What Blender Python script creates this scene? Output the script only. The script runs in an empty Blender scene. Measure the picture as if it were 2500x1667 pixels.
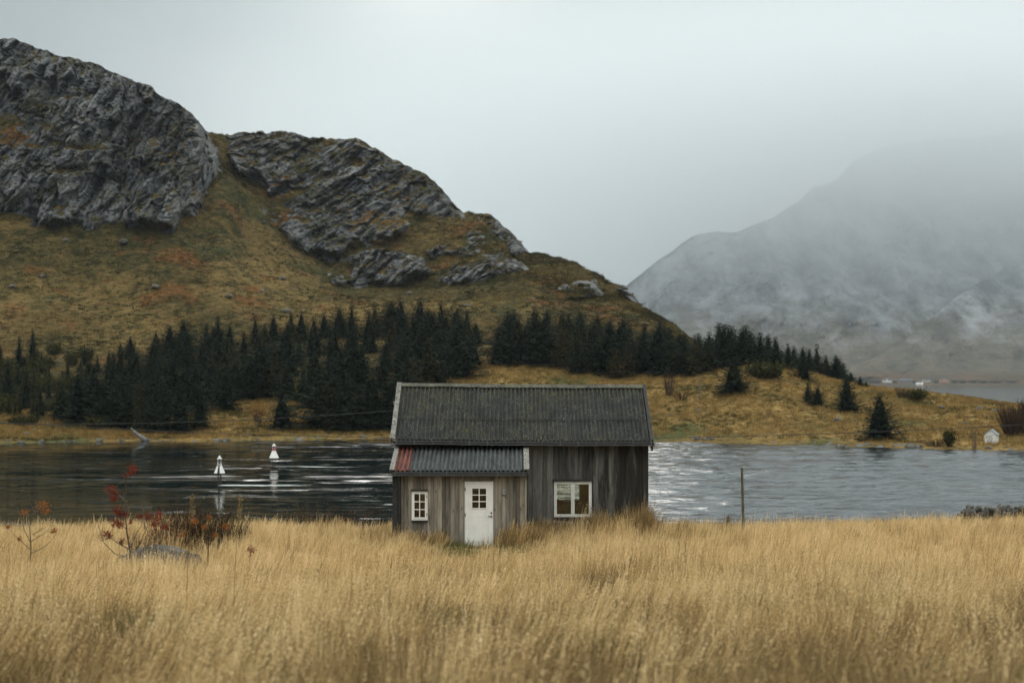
import bpy, bmesh, math, random
import numpy as np
from mathutils import Vector, Matrix, Euler

R = math.radians
F = 3472.0          # focal length in photo pixels (50 mm on 36 mm at 2500 px)
HZ = 933.0          # horizon row of the photo
WATER = -8.5        # water level (camera is the origin)
scene = bpy.context.scene
C = scene.collection
random.seed(7)
rng = np.random.default_rng(7)

# ------------------------------------------------------------------ helpers
def P(u, v, y):
    return Vector(((u - 1250.0) / F * y, y, (HZ - v) / F * y))

def props(o, label=None, cat=None, group=None, kind=None):
    if label: o['label'] = label
    if cat: o['category'] = cat
    if group: o['group'] = group
    if kind: o['kind'] = kind
    return o

def thing(name, label, cat, loc=(0, 0, 0), group=None, rz=0.0):
    o = bpy.data.objects.new(name, None)
    C.objects.link(o)
    o.empty_display_size = 0.2
    o.location = loc
    o.rotation_euler = (0, 0, rz)
    return props(o, label, cat, group)

def link(name, me, parent=None, mat=None):
    o = bpy.data.objects.new(name, me)
    C.objects.link(o)
    if mat is not None and not me.materials:
        me.materials.append(mat)
    if parent is not None:
        o.parent = parent
    return o

class MB:
    """collects vertices and faces, with a tint value per face"""
    def __init__(s):
        s.v = []; s.f = []; s.t = []
    def face(s, pts, tint=0.5):
        n = len(s.v)
        s.v.extend([tuple(p) for p in pts])
        s.f.append(tuple(range(n, n + len(pts)))); s.t.append(tint)
    def box(s, x0, x1, y0, y1, z0, z1, tint=0.5, skew=None):
        n = len(s.v)
        q = [(x0, y0, z0), (x1, y0, z0), (x1, y1, z0), (x0, y1, z0), (x0, y0, z1), (x1, y0, z1), (x1, y1, z1), (x0, y1, z1)]
        s.v.extend(q)
        for f in ((0, 3, 2, 1), (4, 5, 6, 7), (0, 1, 5, 4), (1, 2, 6, 5), (2, 3, 7, 6), (3, 0, 4, 7)):
            s.f.append(tuple(n + i for i in f)); s.t.append(tint)
    def hexa(s, pts, tint=0.5):
        """eight corners: bottom ring 0-3, top ring 4-7"""
        n = len(s.v)
        s.v.extend([tuple(p) for p in pts])
        for f in ((0, 3, 2, 1), (4, 5, 6, 7), (0, 1, 5, 4), (1, 2, 6, 5), (2, 3, 7, 6), (3, 0, 4, 7)):
            s.f.append(tuple(n + i for i in f)); s.t.append(tint)
    def tube(s, pts, rad, n=6, tint=0.5, cap=True):
        pts = [Vector(p) for p in pts]
        if not hasattr(rad, '__len__'):
            rad = [rad] * len(pts)
        base = len(s.v)
        prev = None
        for i, p in enumerate(pts):
            d = (pts[min(i + 1, len(pts) - 1)] - pts[max(i - 1, 0)])
            if d.length < 1e-9: d = Vector((0, 0, 1))
            d.normalize()
            a = Vector((0, 0, 1)) if abs(d.z) < 0.9 else Vector((1, 0, 0))
            if prev is not None: a = prev
            x = a - d * a.dot(d)
            if x.length < 1e-6: x = Vector((0, 1, 0)) - d * d.y
            x.normalize(); prev = x
            yv = d.cross(x)
            for k in range(n):
                an = 2 * math.pi * k / n
                s.v.append(tuple(p + (x * math.cos(an) + yv * math.sin(an)) * rad[i]))
        for i in range(len(pts) - 1):
            for k in range(n):
                s.f.append((base + i * n + k, base + i * n + (k + 1) % n, base + (i + 1) * n + (k + 1) % n, base + (i + 1) * n + k)); s.t.append(tint)
        if cap:
            s.f.append(tuple(base + k for k in reversed(range(n)))); s.t.append(tint)
            e = base + (len(pts) - 1) * n
            s.f.append(tuple(e + k for k in range(n))); s.t.append(tint)
    def lathe(s, prof, n=16, c=(0, 0, 0), tint=0.5):
        base = len(s.v)
        for r, z in prof:
            for k in range(n):
                an = 2 * math.pi * k / n
                s.v.append((c[0] + r * math.cos(an), c[1] + r * math.sin(an), c[2] + z))
        for i in range(len(prof) - 1):
            for k in range(n):
                s.f.append((base + i * n + k, base + i * n + (k + 1) % n, base + (i + 1) * n + (k + 1) % n, base + (i + 1) * n + k)); s.t.append(tint)
    def mesh(s, name='mesh', smooth=False):
        me = bpy.data.meshes.new(name)
        me.from_pydata(s.v, [], s.f)
        if s.t:
            a = me.attributes.new('tint', 'FLOAT', 'FACE')
            a.data.foreach_set('value', np.array(s.t, dtype=np.float32))
        if smooth:
            me.polygons.foreach_set('use_smooth', np.ones(len(me.polygons), dtype=bool))
        me.update()
        return me
    def build(s, name, mat, parent=None, smooth=False, bevel=0.0):
        o = link(name, s.mesh(name, smooth), parent, mat)
        if bevel:
            m = o.modifiers.new('bevel', 'BEVEL'); m.width = bevel; m.segments = 1; m.limit_method = 'ANGLE'
        return o

def grid_mesh(name, X, Y, Z, attrs=None, smooth=True):
    nr, nc = X.shape
    co = np.stack([X, Y, Z], -1).reshape(-1, 3).astype(np.float32)
    me = bpy.data.meshes.new(name)
    me.vertices.add(nr * nc)
    me.vertices.foreach_set('co', co.ravel())
    i = np.arange(nr * nc).reshape(nr, nc)
    q = np.stack([i[:-1, :-1], i[:-1, 1:], i[1:, 1:], i[1:, :-1]], -1).reshape(-1, 4)
    me.loops.add(q.size)
    me.loops.foreach_set('vertex_index', q.ravel().astype(np.int32))
    me.polygons.add(len(q))
    me.polygons.foreach_set('loop_start', (np.arange(len(q)) * 4).astype(np.int32))
    me.polygons.foreach_set('loop_total', np.full(len(q), 4, np.int32))
    if smooth:
        me.polygons.foreach_set('use_smooth', np.ones(len(q), dtype=bool))
    for k, a in (attrs or {}).items():
        at = me.attributes.new(k, 'FLOAT', 'POINT')
        at.data.foreach_set('value', a.ravel().astype(np.float32))
    me.update(calc_edges=True)
    me.validate()
    return me

# ------------------------------------------------------------------ noise (numpy Perlin)
_perm = rng.permutation(256).astype(np.int64)
_perm = np.concatenate([_perm, _perm, _perm])
_g = rng.normal(size=(256, 3)); _g /= np.linalg.norm(_g, axis=1)[:, None]
def perlin(x, y, z=0.0):
    x, y, z = np.broadcast_arrays(np.asarray(x, float), np.asarray(y, float), np.asarray(z, float))
    xi = np.floor(x).astype(np.int64); yi = np.floor(y).astype(np.int64); zi = np.floor(z).astype(np.int64)
    xf = x - xi; yf = y - yi; zf = z - zi
    xi &= 255; yi &= 255; zi &= 255
    u = xf ** 3 * (xf * (xf * 6 - 15) + 10); v = yf ** 3 * (yf * (yf * 6 - 15) + 10); w = zf ** 3 * (zf * (zf * 6 - 15) + 10)
    out = 0
    for dx in (0, 1):
        a = _perm[xi + dx]
        wx = u if dx else 1 - u
        for dy in (0, 1):
            b = _perm[a + yi + dy]
            wy = v if dy else 1 - v
            for dz in (0, 1):
                g = _g[_perm[b + zi + dz] & 255]
                out = out + wx * wy * (w if dz else 1 - w) * (g[..., 0] * (xf - dx) + g[..., 1] * (yf - dy) + g[..., 2] * (zf - dz))
    return out * 1.5
def fbm(x, y, z=0.0, oct=4, gain=0.5):
    s = 0; a = 1.0; f = 1.0
    for o in range(oct):
        s = s + a * perlin(x * f + 17.3 * o, y * f - 9.1 * o, np.asarray(z) * f + 5.7 * o); a *= gain; f *= 2.03
    return s
def ridged(x, y, z=0.0, oct=4, gain=0.5):
    s = 0; a = 1.0; f = 1.0
    for o in range(oct):
        s = s + a * (1 - 2 * np.abs(perlin(x * f + 7.3 * o, y * f + 3.1 * o, np.asarray(z) * f - 5.7 * o))); a *= gain; f *= 2.07
    return s
def sstep(a, b, x):
    t = np.clip((x - a) / (b - a), 0, 1); return t * t * (3 - 2 * t)

# ------------------------------------------------------------------ node helpers
class NT:
    def __init__(s, nt):
        s.nt = nt
    def n(s, t, ins=None, **kw):
        nd = s.nt.nodes.new(t)
        for k, v in kw.items(): setattr(nd, k, v)
        for k, v in (ins or {}).items():
            if isinstance(v, bpy.types.NodeSocket): s.nt.links.new(v, nd.inputs[k])
            elif v is not None:
                sk = nd.inputs[k]
                if sk.type == 'RGBA' and len(v) == 3: v = (*v, 1)
                sk.default_value = v
        return nd
    def math(s, op, a, b=None, c=None, clamp=False):
        ins = {0: a}
        if b is not None: ins[1] = b
        if c is not None: ins[2] = c
        return s.n('ShaderNodeMath', ins, operation=op, use_clamp=clamp).outputs[0]
    def mix(s, f, a, b, blend='MIX'):
        return s.n('ShaderNodeMix', {0: f, 6: a, 7: b}, data_type='RGBA', blend_type=blend, clamp_factor=True).outputs[2]
    def pos(s):
        return s.n('ShaderNodeNewGeometry').outputs['Position']
    def obj(s):
        return s.n('ShaderNodeTexCoord').outputs['Object']
    def map(s, vec, scale=(1, 1, 1), rot=(0, 0, 0), loc=(0, 0, 0)):
        return s.n('ShaderNodeMapping', {'Vector': vec, 'Scale': scale, 'Rotation': rot, 'Location': loc}).outputs[0]
    def noise(s, vec, scale=1.0, detail=3.0, rough=0.5, dist=0.0):
        return s.n('ShaderNodeTexNoise', {'Vector': vec, 'Scale': scale, 'Detail': detail, 'Roughness': rough, 'Distortion': dist}).outputs['Fac']
    def voro(s, vec, scale=1.0, feature='F1'):
        return s.n('ShaderNodeTexVoronoi', {'Vector': vec, 'Scale': scale}, feature=feature).outputs['Distance']
    def ramp(s, f, stops, interp='LINEAR'):
        nd = s.n('ShaderNodeValToRGB', {0: f})
        cr = nd.color_ramp; cr.interpolation = interp
        while len(cr.elements) < len(stops): cr.elements.new(0.5)
        for e, (p, c) in zip(cr.elements, stops):
            e.position = p
            e.color = (c, c, c, 1) if not hasattr(c, '__len__') else (*c[:3], 1)
        return nd.outputs[0]
    def rng(s, f, a, b, lo=0.0, hi=1.0, smooth=True):
        return s.n('ShaderNodeMapRange', {0: f, 1: a, 2: b, 3: lo, 4: hi}, interpolation_type='SMOOTHSTEP' if smooth else 'LINEAR').outputs[0]
    def attr(s, name, kind='GEOMETRY'):
        return s.n('ShaderNodeAttribute', attribute_name=name, attribute_type=kind).outputs['Fac']
    def rand(s):
        return s.n('ShaderNodeObjectInfo').outputs['Random']
    def bump(s, h, strength=0.5, dist=0.05, normal=None):
        return s.n('ShaderNodeBump', {'Height': h, 'Strength': strength, 'Distance': dist, 'Normal': normal}).outputs[0]

def material(name):
    m = bpy.data.materials.new(name)
    m.use_nodes = True
    nt = m.node_tree; nt.nodes.clear()
    g = NT(nt); out = g.n('ShaderNodeOutputMaterial')
    return m, g, out
def principled(name, build):
    """build(g) -> dict of principled inputs"""
    m, g, out = material(name)
    ins = build(g)
    b = g.n('ShaderNodeBsdfPrincipled', ins)
    g.nt.links.new(b.outputs[0], out.inputs['Surface'])
    return m
def plain(name, col, rough=0.6, metal=0.0, var=0.25, scale=8.0, spec=0.4):
    def b(g):
        n = g.noise(g.obj(), scale, 4, 0.6)
        c = g.mix(g.rng(n, 0.3, 0.7), tuple(x * (1 - var) for x in col), tuple(min(1, x * (1 + var)) for x in col))
        return {'Base Color': c, 'Roughness': rough, 'Metallic': metal, 'Specular IOR Level': spec}
    return principled(name, b)

# ------------------------------------------------------------------ camera
cam_d = bpy.data.cameras.new('camera')
cam_d.lens = 50; cam_d.sensor_width = 36; cam_d.shift_y = (HZ - 833.5) / 2500.0
cam_d.clip_start = 0.5; cam_d.clip_end = 30000
cam_d.dof.use_dof = True; cam_d.dof.focus_distance = 45.0; cam_d.dof.aperture_fstop = 1.4
cam = bpy.data.objects.new('camera', cam_d); C.objects.link(cam)
cam.rotation_euler = (R(90), 0, 0)
scene.camera = cam

# ------------------------------------------------------------------ world and sun
SUN_EL, SUN_AZ = R(17.0), R(-3.3)
sun_dir = Vector((math.sin(SUN_AZ) * math.cos(SUN_EL), math.cos(SUN_AZ) * math.cos(SUN_EL), math.sin(SUN_EL)))
w = bpy.data.worlds.new('World'); scene.world = w; w.use_nodes = True
w.node_tree.nodes.clear()
g = NT(w.node_tree)
dirv = g.n('ShaderNodeTexCoord').outputs['Generated']
sky = g.n('ShaderNodeTexSky', sky_type='NISHITA', sun_disc=False, sun_elevation=SUN_EL, sun_rotation=SUN_AZ)
sep = g.n('ShaderNodeSeparateXYZ', {0: dirv})
el = g.math('MAXIMUM', sep.outputs['Z'], 0.0)
nz = g.noise(g.map(dirv, (1, 1, 3.0)), 2.2, 5, 0.55, 0.3)
cloudv = g.math('ADD', g.math('ADD', g.rng(el, 0.0, 0.13, 0.225, 0.245, smooth=False), g.rng(el, 0.13, 0.44, 0.0, 0.22)), g.math('ADD', g.rng(el, 0.25, 0.60, 0.0, 0.75), g.rng(el, 0.45, 0.95, 0.0, 0.75)))
cloudv = g.math('MULTIPLY', cloudv, g.rng(nz, 0.28, 0.72, 0.84, 1.14))
dot = g.n('ShaderNodeVectorMath', {0: dirv, 1: tuple(sun_dir)}, operation='DOT_PRODUCT').outputs['Value']
wide = Vector((0.115, 1.0, 0.27)).normalized()
dot2 = g.n('ShaderNodeVectorMath', {0: dirv, 1: tuple(wide)}, operation='DOT_PRODUCT').outputs['Value']
glow = g.math('POWER', g.math('MAXIMUM', dot2, 0.0), 38.0)
glow2 = g.math('POWER', g.math('MAXIMUM', dot, 0.0), 330.0)
back = g.rng(sep.outputs['Y'], 0.1, -0.6, 0.0, 0.30)        # the cloud is thinner and brighter in the south-west, behind the camera
lum = g.math('ADD', g.math('ADD', cloudv, g.math('MULTIPLY', glow, 0.08)), g.math('ADD', g.math('MULTIPLY', glow2, 0.42), back))
tint = g.mix(g.rng(lum, 0.35, 0.8), (0.86, 0.98, 1.0), (1.0, 1.03, 0.98))
cl = g.n('ShaderNodeVectorMath', {0: tint, 'Scale': g.math('MULTIPLY', lum, 10.0)}, operation='SCALE').outputs[0]
skyc = g.mix(0.985, sky.outputs[0], cl)
bg = g.n('ShaderNodeBackground', {'Color': skyc, 'Strength': 0.1})
wo = g.n('ShaderNodeOutputWorld', {'Surface': bg.outputs[0]})
sd = bpy.data.lights.new('sun', 'SUN'); sd.energy = 0.5; sd.angle = R(20); sd.color = (1.0, 0.94, 0.86)
so = bpy.data.objects.new('sun', sd); C.objects.link(so)
so.rotation_euler = (-sun_dir).to_track_quat('-Z', 'Y').to_euler()
vs = scene.view_settings
vs.view_transform = 'Standard'; vs.look = 'None'; vs.exposure = 0.15; vs.gamma = 1.0; vs.use_curve_mapping = False
cy = scene.cycles
cy.max_bounces = 8; cy.diffuse_bounces = 3; cy.glossy_bounces = 3; cy.transmission_bounces = 5; cy.transparent_max_bounces = 12
cy.volume_bounces = 6; cy.caustics_reflective = False; cy.caustics_refractive = False
cy.use_denoising = True
cy.sample_clamp_indirect = 6.0
# ------------------------------------------------------------------ the far bank and the rocky hill (one terrain sheet)
def ctl(pts, U, sm=0.0):
    u, v = zip(*pts)
    r = np.interp(U, u, v)
    if sm > 0:
        du = U[1] - U[0]; k = int(3 * sm / du) | 1
        ker = np.exp(-0.5 * ((np.arange(2 * k + 1) - k) * du / sm) ** 2); ker /= ker.sum()
        r = np.convolve(np.pad(r, k, mode='edge'), ker, 'valid')
    return r
U = np.arange(-260, 2790, 3.5)
SHORE = [(-300, 1086), (0, 1083), (200, 1078), (500, 1076), (900, 1070), (1300, 1069), (1600, 1078), (1800, 1083), (2000, 1088), (2300, 1097), (2500, 1100), (2800, 1106)]
BASEV = [(-300, 1035), (0, 1030), (150, 1028), (300, 1040), (500, 995), (750, 968), (950, 985), (1050, 930), (1130, 905), (1300, 893), (1500, 906), (1650, 908), (1760, 897), (1870, 891), (1950, 905), (2040, 928), (2120, 946), (2300, 966), (2500, 991), (2800, 1030)]
BASEY = [(-300, 222), (0, 225), (300, 222), (500, 240), (700, 250), (950, 242), (1130, 265), (1500, 262), (1870, 265), (2120, 262), (2300, 255), (2500, 245), (2800, 235)]
FORV = [(-300, 850), (0, 862), (250, 868), (400, 862), (700, 825), (1000, 808), (1200, 815), (1350, 832), (1500, 848), (1640, 872), (1750, 893), (1850, 903), (1950, 912), (2040, 935), (2120, 952), (2300, 975), (2500, 1003), (2800, 1045)]
FORY = [(-300, 325), (0, 330), (1000, 340), (1500, 330), (1750, 315), (1900, 295), (2120, 285), (2500, 262), (2800, 250)]
FOOTV = [(-300, 560), (0, 540), (200, 562), (300, 545), (430, 545), (500, 500), (530, 440), (560, 425), (620, 480), (660, 545), (760, 620), (860, 690), (1000, 705), (1280, 685), (1400, 725), (1500, 742), (1640, 800), (1750, 882), (1850, 905), (1950, 925), (2120, 965), (2500, 1020), (2800, 1060)]
FOOTY = [(-300, 395), (430, 402), (500, 420), (540, 440), (600, 455), (700, 442), (860, 430), (1000, 420), (1300, 400), (1500, 385), (1640, 365), (1750, 340), (1900, 310), (2120, 300), (2500, 275), (2800, 262)]
RIDV = [(-300, 80), (-100, 70), (0, 97), (40, 100), (100, 123), (150, 137), (230, 155), (300, 190), (350, 208), (378, 216), (395, 240), (430, 246), (450, 262), (475, 288), (500, 319), (515, 327), (560, 328), (600, 323), (650, 326), (690, 322), (730, 331), (760, 340), (810, 339), (870, 341), (915, 364), (980, 398), (1030, 422), (1062, 446), (1092, 478), (1100, 492), (1128, 520), (1180, 523), (1202, 527), (1240, 560), (1275, 595), (1295, 618), (1345, 625), (1400, 639), (1450, 666), (1500, 692), (1540, 716), (1570, 750), (1600, 768), (1640, 790), (1700, 845), (1800, 905), (1900, 925), (2120, 975), (2500, 1035), (2800, 1070)]
RIDY = [(-300, 450), (300, 440), (470, 436), (500, 446), (530, 468), (600, 490), (900, 486), (1100, 470), (1300, 450), (1500, 420), (1640, 385), (1750, 355), (1900, 322), (2120, 310), (2500, 285), (2800, 275)]
vs_ = ctl(SHORE, U, 25); ys = -WATER * F / (vs_ - HZ)
vb = ctl(BASEV, U, 22); yb = ctl(BASEY, U, 40)
vf = ctl(FORV, U, 22); yf = ctl(FORY, U, 40)
vc = ctl(FOOTV, U, 10); yc = ctl(FOOTY, U, 12)
vr = ctl(RIDV, U, 3); yr = ctl(RIDY, U, 9)
vr = vr + (5.0 * fbm(U / 45.0, 3.3, oct=4, gain=0.6) - 3.5 * np.abs(perlin(U / 17.0, 8.3)) + 2.0 * perlin(U / 8.0, 1.7)) * (U < 1600)
zf_ = lambda v, y: (HZ - v) / F * y
KY = [ys - 16, ys, yb, yf, yc, yr, yr + 55, yr + 260]
KZ = [np.full_like(U, -12.0), np.full_like(U, WATER), zf_(vb, yb), zf_(vf, yf), zf_(vc, yc), zf_(vr, yr), np.maximum(zf_(vr, yr) * 0.97 - 3, -13), np.full_like(U, -13.0)]
NR = [4, 60, 46, 110, 190, 12, 14]
rowsY, rowsZ, seg = [], [], []
KM = len(KY)
for s_ in range(KM - 1):
    t = np.linspace(0, 1, NR[s_], endpoint=False)[:, None]
    # monotone cubic in z against y
    def slope(i):
        if i <= 0 or i >= KM - 1: return (KZ[min(i + 1, KM - 1)] - KZ[max(i - 1, 0)]) / (KY[min(i + 1, KM - 1)] - KY[max(i - 1, 0)])
        a = (KZ[i] - KZ[i - 1]) / (KY[i] - KY[i - 1]); b = (KZ[i + 1] - KZ[i]) / (KY[i + 1] - KY[i])
        return np.where(a * b <= 0, 0, 2 * a * b / (a + b + 1e-9))
    h = KY[s_ + 1] - KY[s_]
    m0, m1 = slope(s_) * h, slope(s_ + 1) * h
    if s_ in (4, 5): m0, m1 = (KZ[s_ + 1] - KZ[s_]) * np.ones_like(m0), (KZ[s_ + 1] - KZ[s_]) * np.ones_like(m1)   # cliff: straight
    if s_ == 3: m1 = np.minimum(m1, (KZ[4] - KZ[3]) * 1.3)
    z = (2 * t ** 3 - 3 * t ** 2 + 1) * KZ[s_] + (t ** 3 - 2 * t ** 2 + t) * m0 + (-2 * t ** 3 + 3 * t ** 2) * KZ[s_ + 1] + (t ** 3 - t ** 2) * m1
    rowsY.append(KY[s_] + t * h); rowsZ.append(z); seg.append(np.full((NR[s_], 1), s_) + t)
rowsY.append(KY[-1][None]); rowsZ.append(KZ[-1][None]); seg.append(np.array([[KM - 1.0]]))
HY = np.concatenate(rowsY); HZZ = np.concatenate(rowsZ); SEG = np.concatenate(seg) + 0 * HY
UU = U[None] + 0 * HY
HX = (UU - 1250) / F * HY
VV = HZ - HZZ / HY * F
# knolly ground on the bank
bankm = sstep(1.0, 1.25, SEG) * (1 - sstep(3.6, 4.0, SEG))
HZZ = HZZ + bankm * (0.55 * fbm(HX / 11, HY / 11, 0.3, 4) + 0.16 * fbm(HX / 1.7, HY / 1.7, 1.3, 2))
G_Y, G_Z = HY.copy(), HZZ.copy()          # ground used for planting

# rock outcrops: outlines of the cliffs, made ragged with noise
POLY = [
 [(-260, 60), (0, 80), (100, 110), (230, 145), (300, 180), (380, 205), (430, 235), (478, 280), (505, 318), (530, 395), (537, 440), (512, 462), (497, 503), (480, 528), (440, 522), (425, 560), (380, 556), (350, 540), (312, 556), (288, 540), (222, 562), (165, 546), (90, 552), (60, 520), (-260, 520)],
 [(560, 372), (600, 345), (650, 335), (760, 350), (860, 378), (842, 402), (765, 442), (702, 472), (664, 477), (640, 440), (600, 432), (568, 402)],
 [(560, 328), (690, 318), (870, 338), (985, 398), (1065, 446), (1095, 490), (1128, 522), (1060, 505), (980, 440), (900, 395), (780, 360), (640, 345), (560, 345)],
 [(688, 562), (702, 500), (762, 452), (852, 402), (905, 395), (1000, 432), (1078, 480), (1120, 522), (1080, 532), (985, 512), (992, 560), (962, 592), (852, 602), (822, 632), (752, 612), (708, 586)],
 [(632, 548), (640, 502), (692, 508), (652, 548)],
 [(848, 692), (862, 630), (905, 608), (1025, 618), (1052, 662), (1000, 692), (955, 702), (900, 690)],
 [(1068, 682), (1082, 655), (1140, 640), (1240, 622), (1278, 642), (1270, 672), (1182, 678), (1100, 690)],
 [(1130, 592), (1152, 560), (1188, 592), (1160, 612)],
 [(1038, 610), (1070, 596), (1160, 606), (1150, 622), (1060, 622)],
 [(1190, 522), (1215, 528), (1245, 560), (1298, 620), (1255, 618), (1212, 584), (1180, 545)],
 [(1378, 732), (1380, 698), (1442, 688), (1462, 706), (1450, 728)],
 [(1500, 690), (1535, 708), (1565, 745), (1540, 735), (1505, 706)],
 [(800, 660), (840, 640), (850, 700), (810, 690)],
]
wu = UU + 14 * fbm(UU / 60, VV / 60, 2.2, 4); wv = VV + 12 * fbm(UU / 50, VV / 50, 8.2, 4)
def inpoly(px, py, poly):
    c = np.zeros(px.shape, bool); n = len(poly)
    for i in range(n):
        x0, y0 = poly[i]; x1, y1 = poly[(i + 1) % n]
        if y0 == y1: continue
        c ^= ((y0 > py) != (y1 > py)) & (px < (x1 - x0) * (py - y0) / (y1 - y0) + x0)
    return c
rock = np.zeros(HY.shape)
front = (SEG > 3.2) & (SEG < 6.0)
for p_ in POLY:
    rock[front & inpoly(wu, wv, p_)] = 1
def blur(a, n):
    for _ in range(n):
        a = (np.pad(a, ((1, 1), (0, 0)), mode='edge')[:-2] + 2 * a + np.pad(a, ((1, 1), (0, 0)), mode='edge')[2:]) / 4
        a = (np.pad(a, ((0, 0), (1, 1)), mode='edge')[:, :-2] + 2 * a + np.pad(a, ((0, 0), (1, 1)), mode='edge')[:, 2:]) / 4
    return a
rs = blur(rock, 3); rbig = blur(rock, 14)
ledge = fbm(HX / 26, HZZ / 9, HY / 40, 4)                     # grassy ledges inside the cliffs
left = 1 - sstep(480, 560, UU)
ca, sa = 0.28 * left + 0.72 * (1 - left), 0.96 * left + 0.69 * (1 - left)
al = HX * ca + HZZ * sa; ac = -HX * sa + HZZ * ca
strat = ridged(ac / 4.6 + 0.35 * fbm(HX / 9, HZZ / 9, 3.1, 2), al / 30, HY / 60, 4, 0.55)
big = fbm(HX / 30, HZZ / 24, 5.5, 3)
mid = ridged(HX / 13, HZZ / 16, HY / 40, 4, 0.5)
saw = HZZ / (7.5 + 3.5 * left) + 1.6 * fbm(HX / 35, HZZ / 30, 1.1, 3)
saw = saw - np.floor(saw)
fine = fbm(HX / 1.6, HZZ / 1.6, HY / 3, 3)
amp = rs * (1 - 0.55 * sstep(0.1, 0.5, ledge))
joint = ridged(ac / 2.1 + 0.6 * fbm(HX / 5, HZZ / 7, 8.1, 2), al / 11, HY / 50, 3, 0.6)
blk = np.floor(fbm(ac / 9, al / 16, 4.4, 3) * 5) / 5
def facets(x, y, seed, tilt):
    xi = np.floor(x); yi = np.floor(y); best = np.full(x.shape, 9.0); sec = np.full(x.shape, 9.0); val = np.zeros(x.shape)
    def hsh(a, b, k): return np.modf(np.abs(np.sin(a * 127.1 + b * 311.7 + k * 74.7 + seed * 13.3) * 43758.5453))[0]
    for dx in (-1, 0, 1):
        for dy in (-1, 0, 1):
            a = xi + dx; b = yi + dy
            cx = a + hsh(a, b, 1); cy_ = b + hsh(a, b, 2)
            d = (x - cx) ** 2 + (y - cy_) ** 2
            v = hsh(a, b, 3) - 0.5 + tilt * ((hsh(a, b, 4) - 0.5) * (x - cx) + (hsh(a, b, 5) - 0.5) * (y - cy_))
            nb = d < best
            sec = np.where(nb, best, np.minimum(sec, d)); val = np.where(nb, v, val); best = np.where(nb, d, best)
    return val, np.sqrt(sec) - np.sqrt(best)
wa = 0.35 * fbm(HX / 7, HZZ / 7, 6.6, 3)
wa = 0.6 * wa
f1, e1 = facets(ac / 12 + wa, al / 27 + wa, 1, 1.5)
f2, e2 = facets(ac / 4.0 + wa * 1.5, al / 12 + wa, 2, 1.6)
f3, e3 = facets(ac / 1.6 + wa * 2, al / 4.6 + wa, 3, 1.6)
crack = np.maximum(1 - sstep(0.0, 0.10, e1), np.maximum(0.8 * (1 - sstep(0.0, 0.13, e2)), 0.45 * (1 - sstep(0.0, 0.16, e3))))
push = rbig * 3.8 + amp * (6.5 * f1 + 3.2 * f2 + 1.4 * f3 - 1.6 * crack) + 0.55 * amp * (3.0 * (strat - 0.6) + 5.5 * big + 2.6 * (mid - 0.5) + 1.1 * (0.5 - saw) + 1.3 * (joint - 0.5) + 4.0 * blk + 0.9 * fine)
push += sstep(3.0, 3.3, SEG) * (1 - sstep(5.0, 5.3, SEG)) * (1 - rs) * (2.2 * fbm(HX / 24, HZZ / 12, HY / 30, 4) + 0.28 * fbm(HX / 2.0, HY / 2.0, HZZ / 2, 3))
fade = 1 - sstep(4.97, 5.25, SEG)
shift = -push * fade * np.where(SEG > 3, 1, 0)
HY2 = HY + shift * 0.95
HX2 = HX * (0.35 + 0.65 * HY2 / HY)
HZ2 = HZZ * (HY2 / HY) ** 0.8 + np.where(front, 0.22 * push * fade * (1 - sstep(4.8, 5.0, SEG)), 0) * 0.4
# surface slope -> where bare rock stays bare
def normals(X, Y, Z):
    dr = np.stack([np.gradient(X, axis=0), np.gradient(Y, axis=0), np.gradient(Z, axis=0)], -1)
    dc = np.stack([np.gradient(X, axis=1), np.gradient(Y, axis=1), np.gradient(Z, axis=1)], -1)
    n = np.cross(dc, dr); return n / (np.linalg.norm(n, axis=-1, keepdims=True) + 1e-9)
nrm = normals(HX2, HY2, HZ2)
flat = blur(np.abs(nrm[..., 2]), 1)
rockm = rs * (1 - sstep(0.62, 0.86, flat + 0.10 * fbm(HX / 5, HZZ / 5, 7.7, 3))) * (1 - 0.9 * sstep(0.28, 0.6, ledge))
rockm = np.maximum(rockm, (1 - sstep(0.30, 0.46, flat)) * front * rbig)
near_ = blur(rock, 60)
rockm = np.maximum(rockm, front * sstep(0.05, 0.4, near_) * sstep(0.28, 0.50, fbm(HX / 7, HZZ / 5, HY / 9, 4)) * 0.85)
# stones along the water's edge
edge = (SEG > 0.8) & (SEG < 1.05)
rockm = np.maximum(rockm, edge * sstep(0.25, 0.5, fbm(HX / 2.2, HY / 2.2, 2.2, 3) + 0.1) * 0.9)
gold = np.clip(1 - sstep(2.05, 2.5, SEG) + 0.0 * SEG, 0, 1)
meh = grid_mesh('hill', HX2, HY2, HZ2, {'rock': rockm, 'gold': gold, 'left': left, 'crack': crack * rs, 'mids': sstep(2.9, 3.15, SEG) * (1 - sstep(3.45, 3.9, SEG)) * sstep(-0.3, 0.3, fbm(HX / 40, HZZ / 14, 3.3, 3)), 'facet': 0.5 + 0.35 * f1 + 0.45 * f2 + 0.35 * f3})

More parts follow.
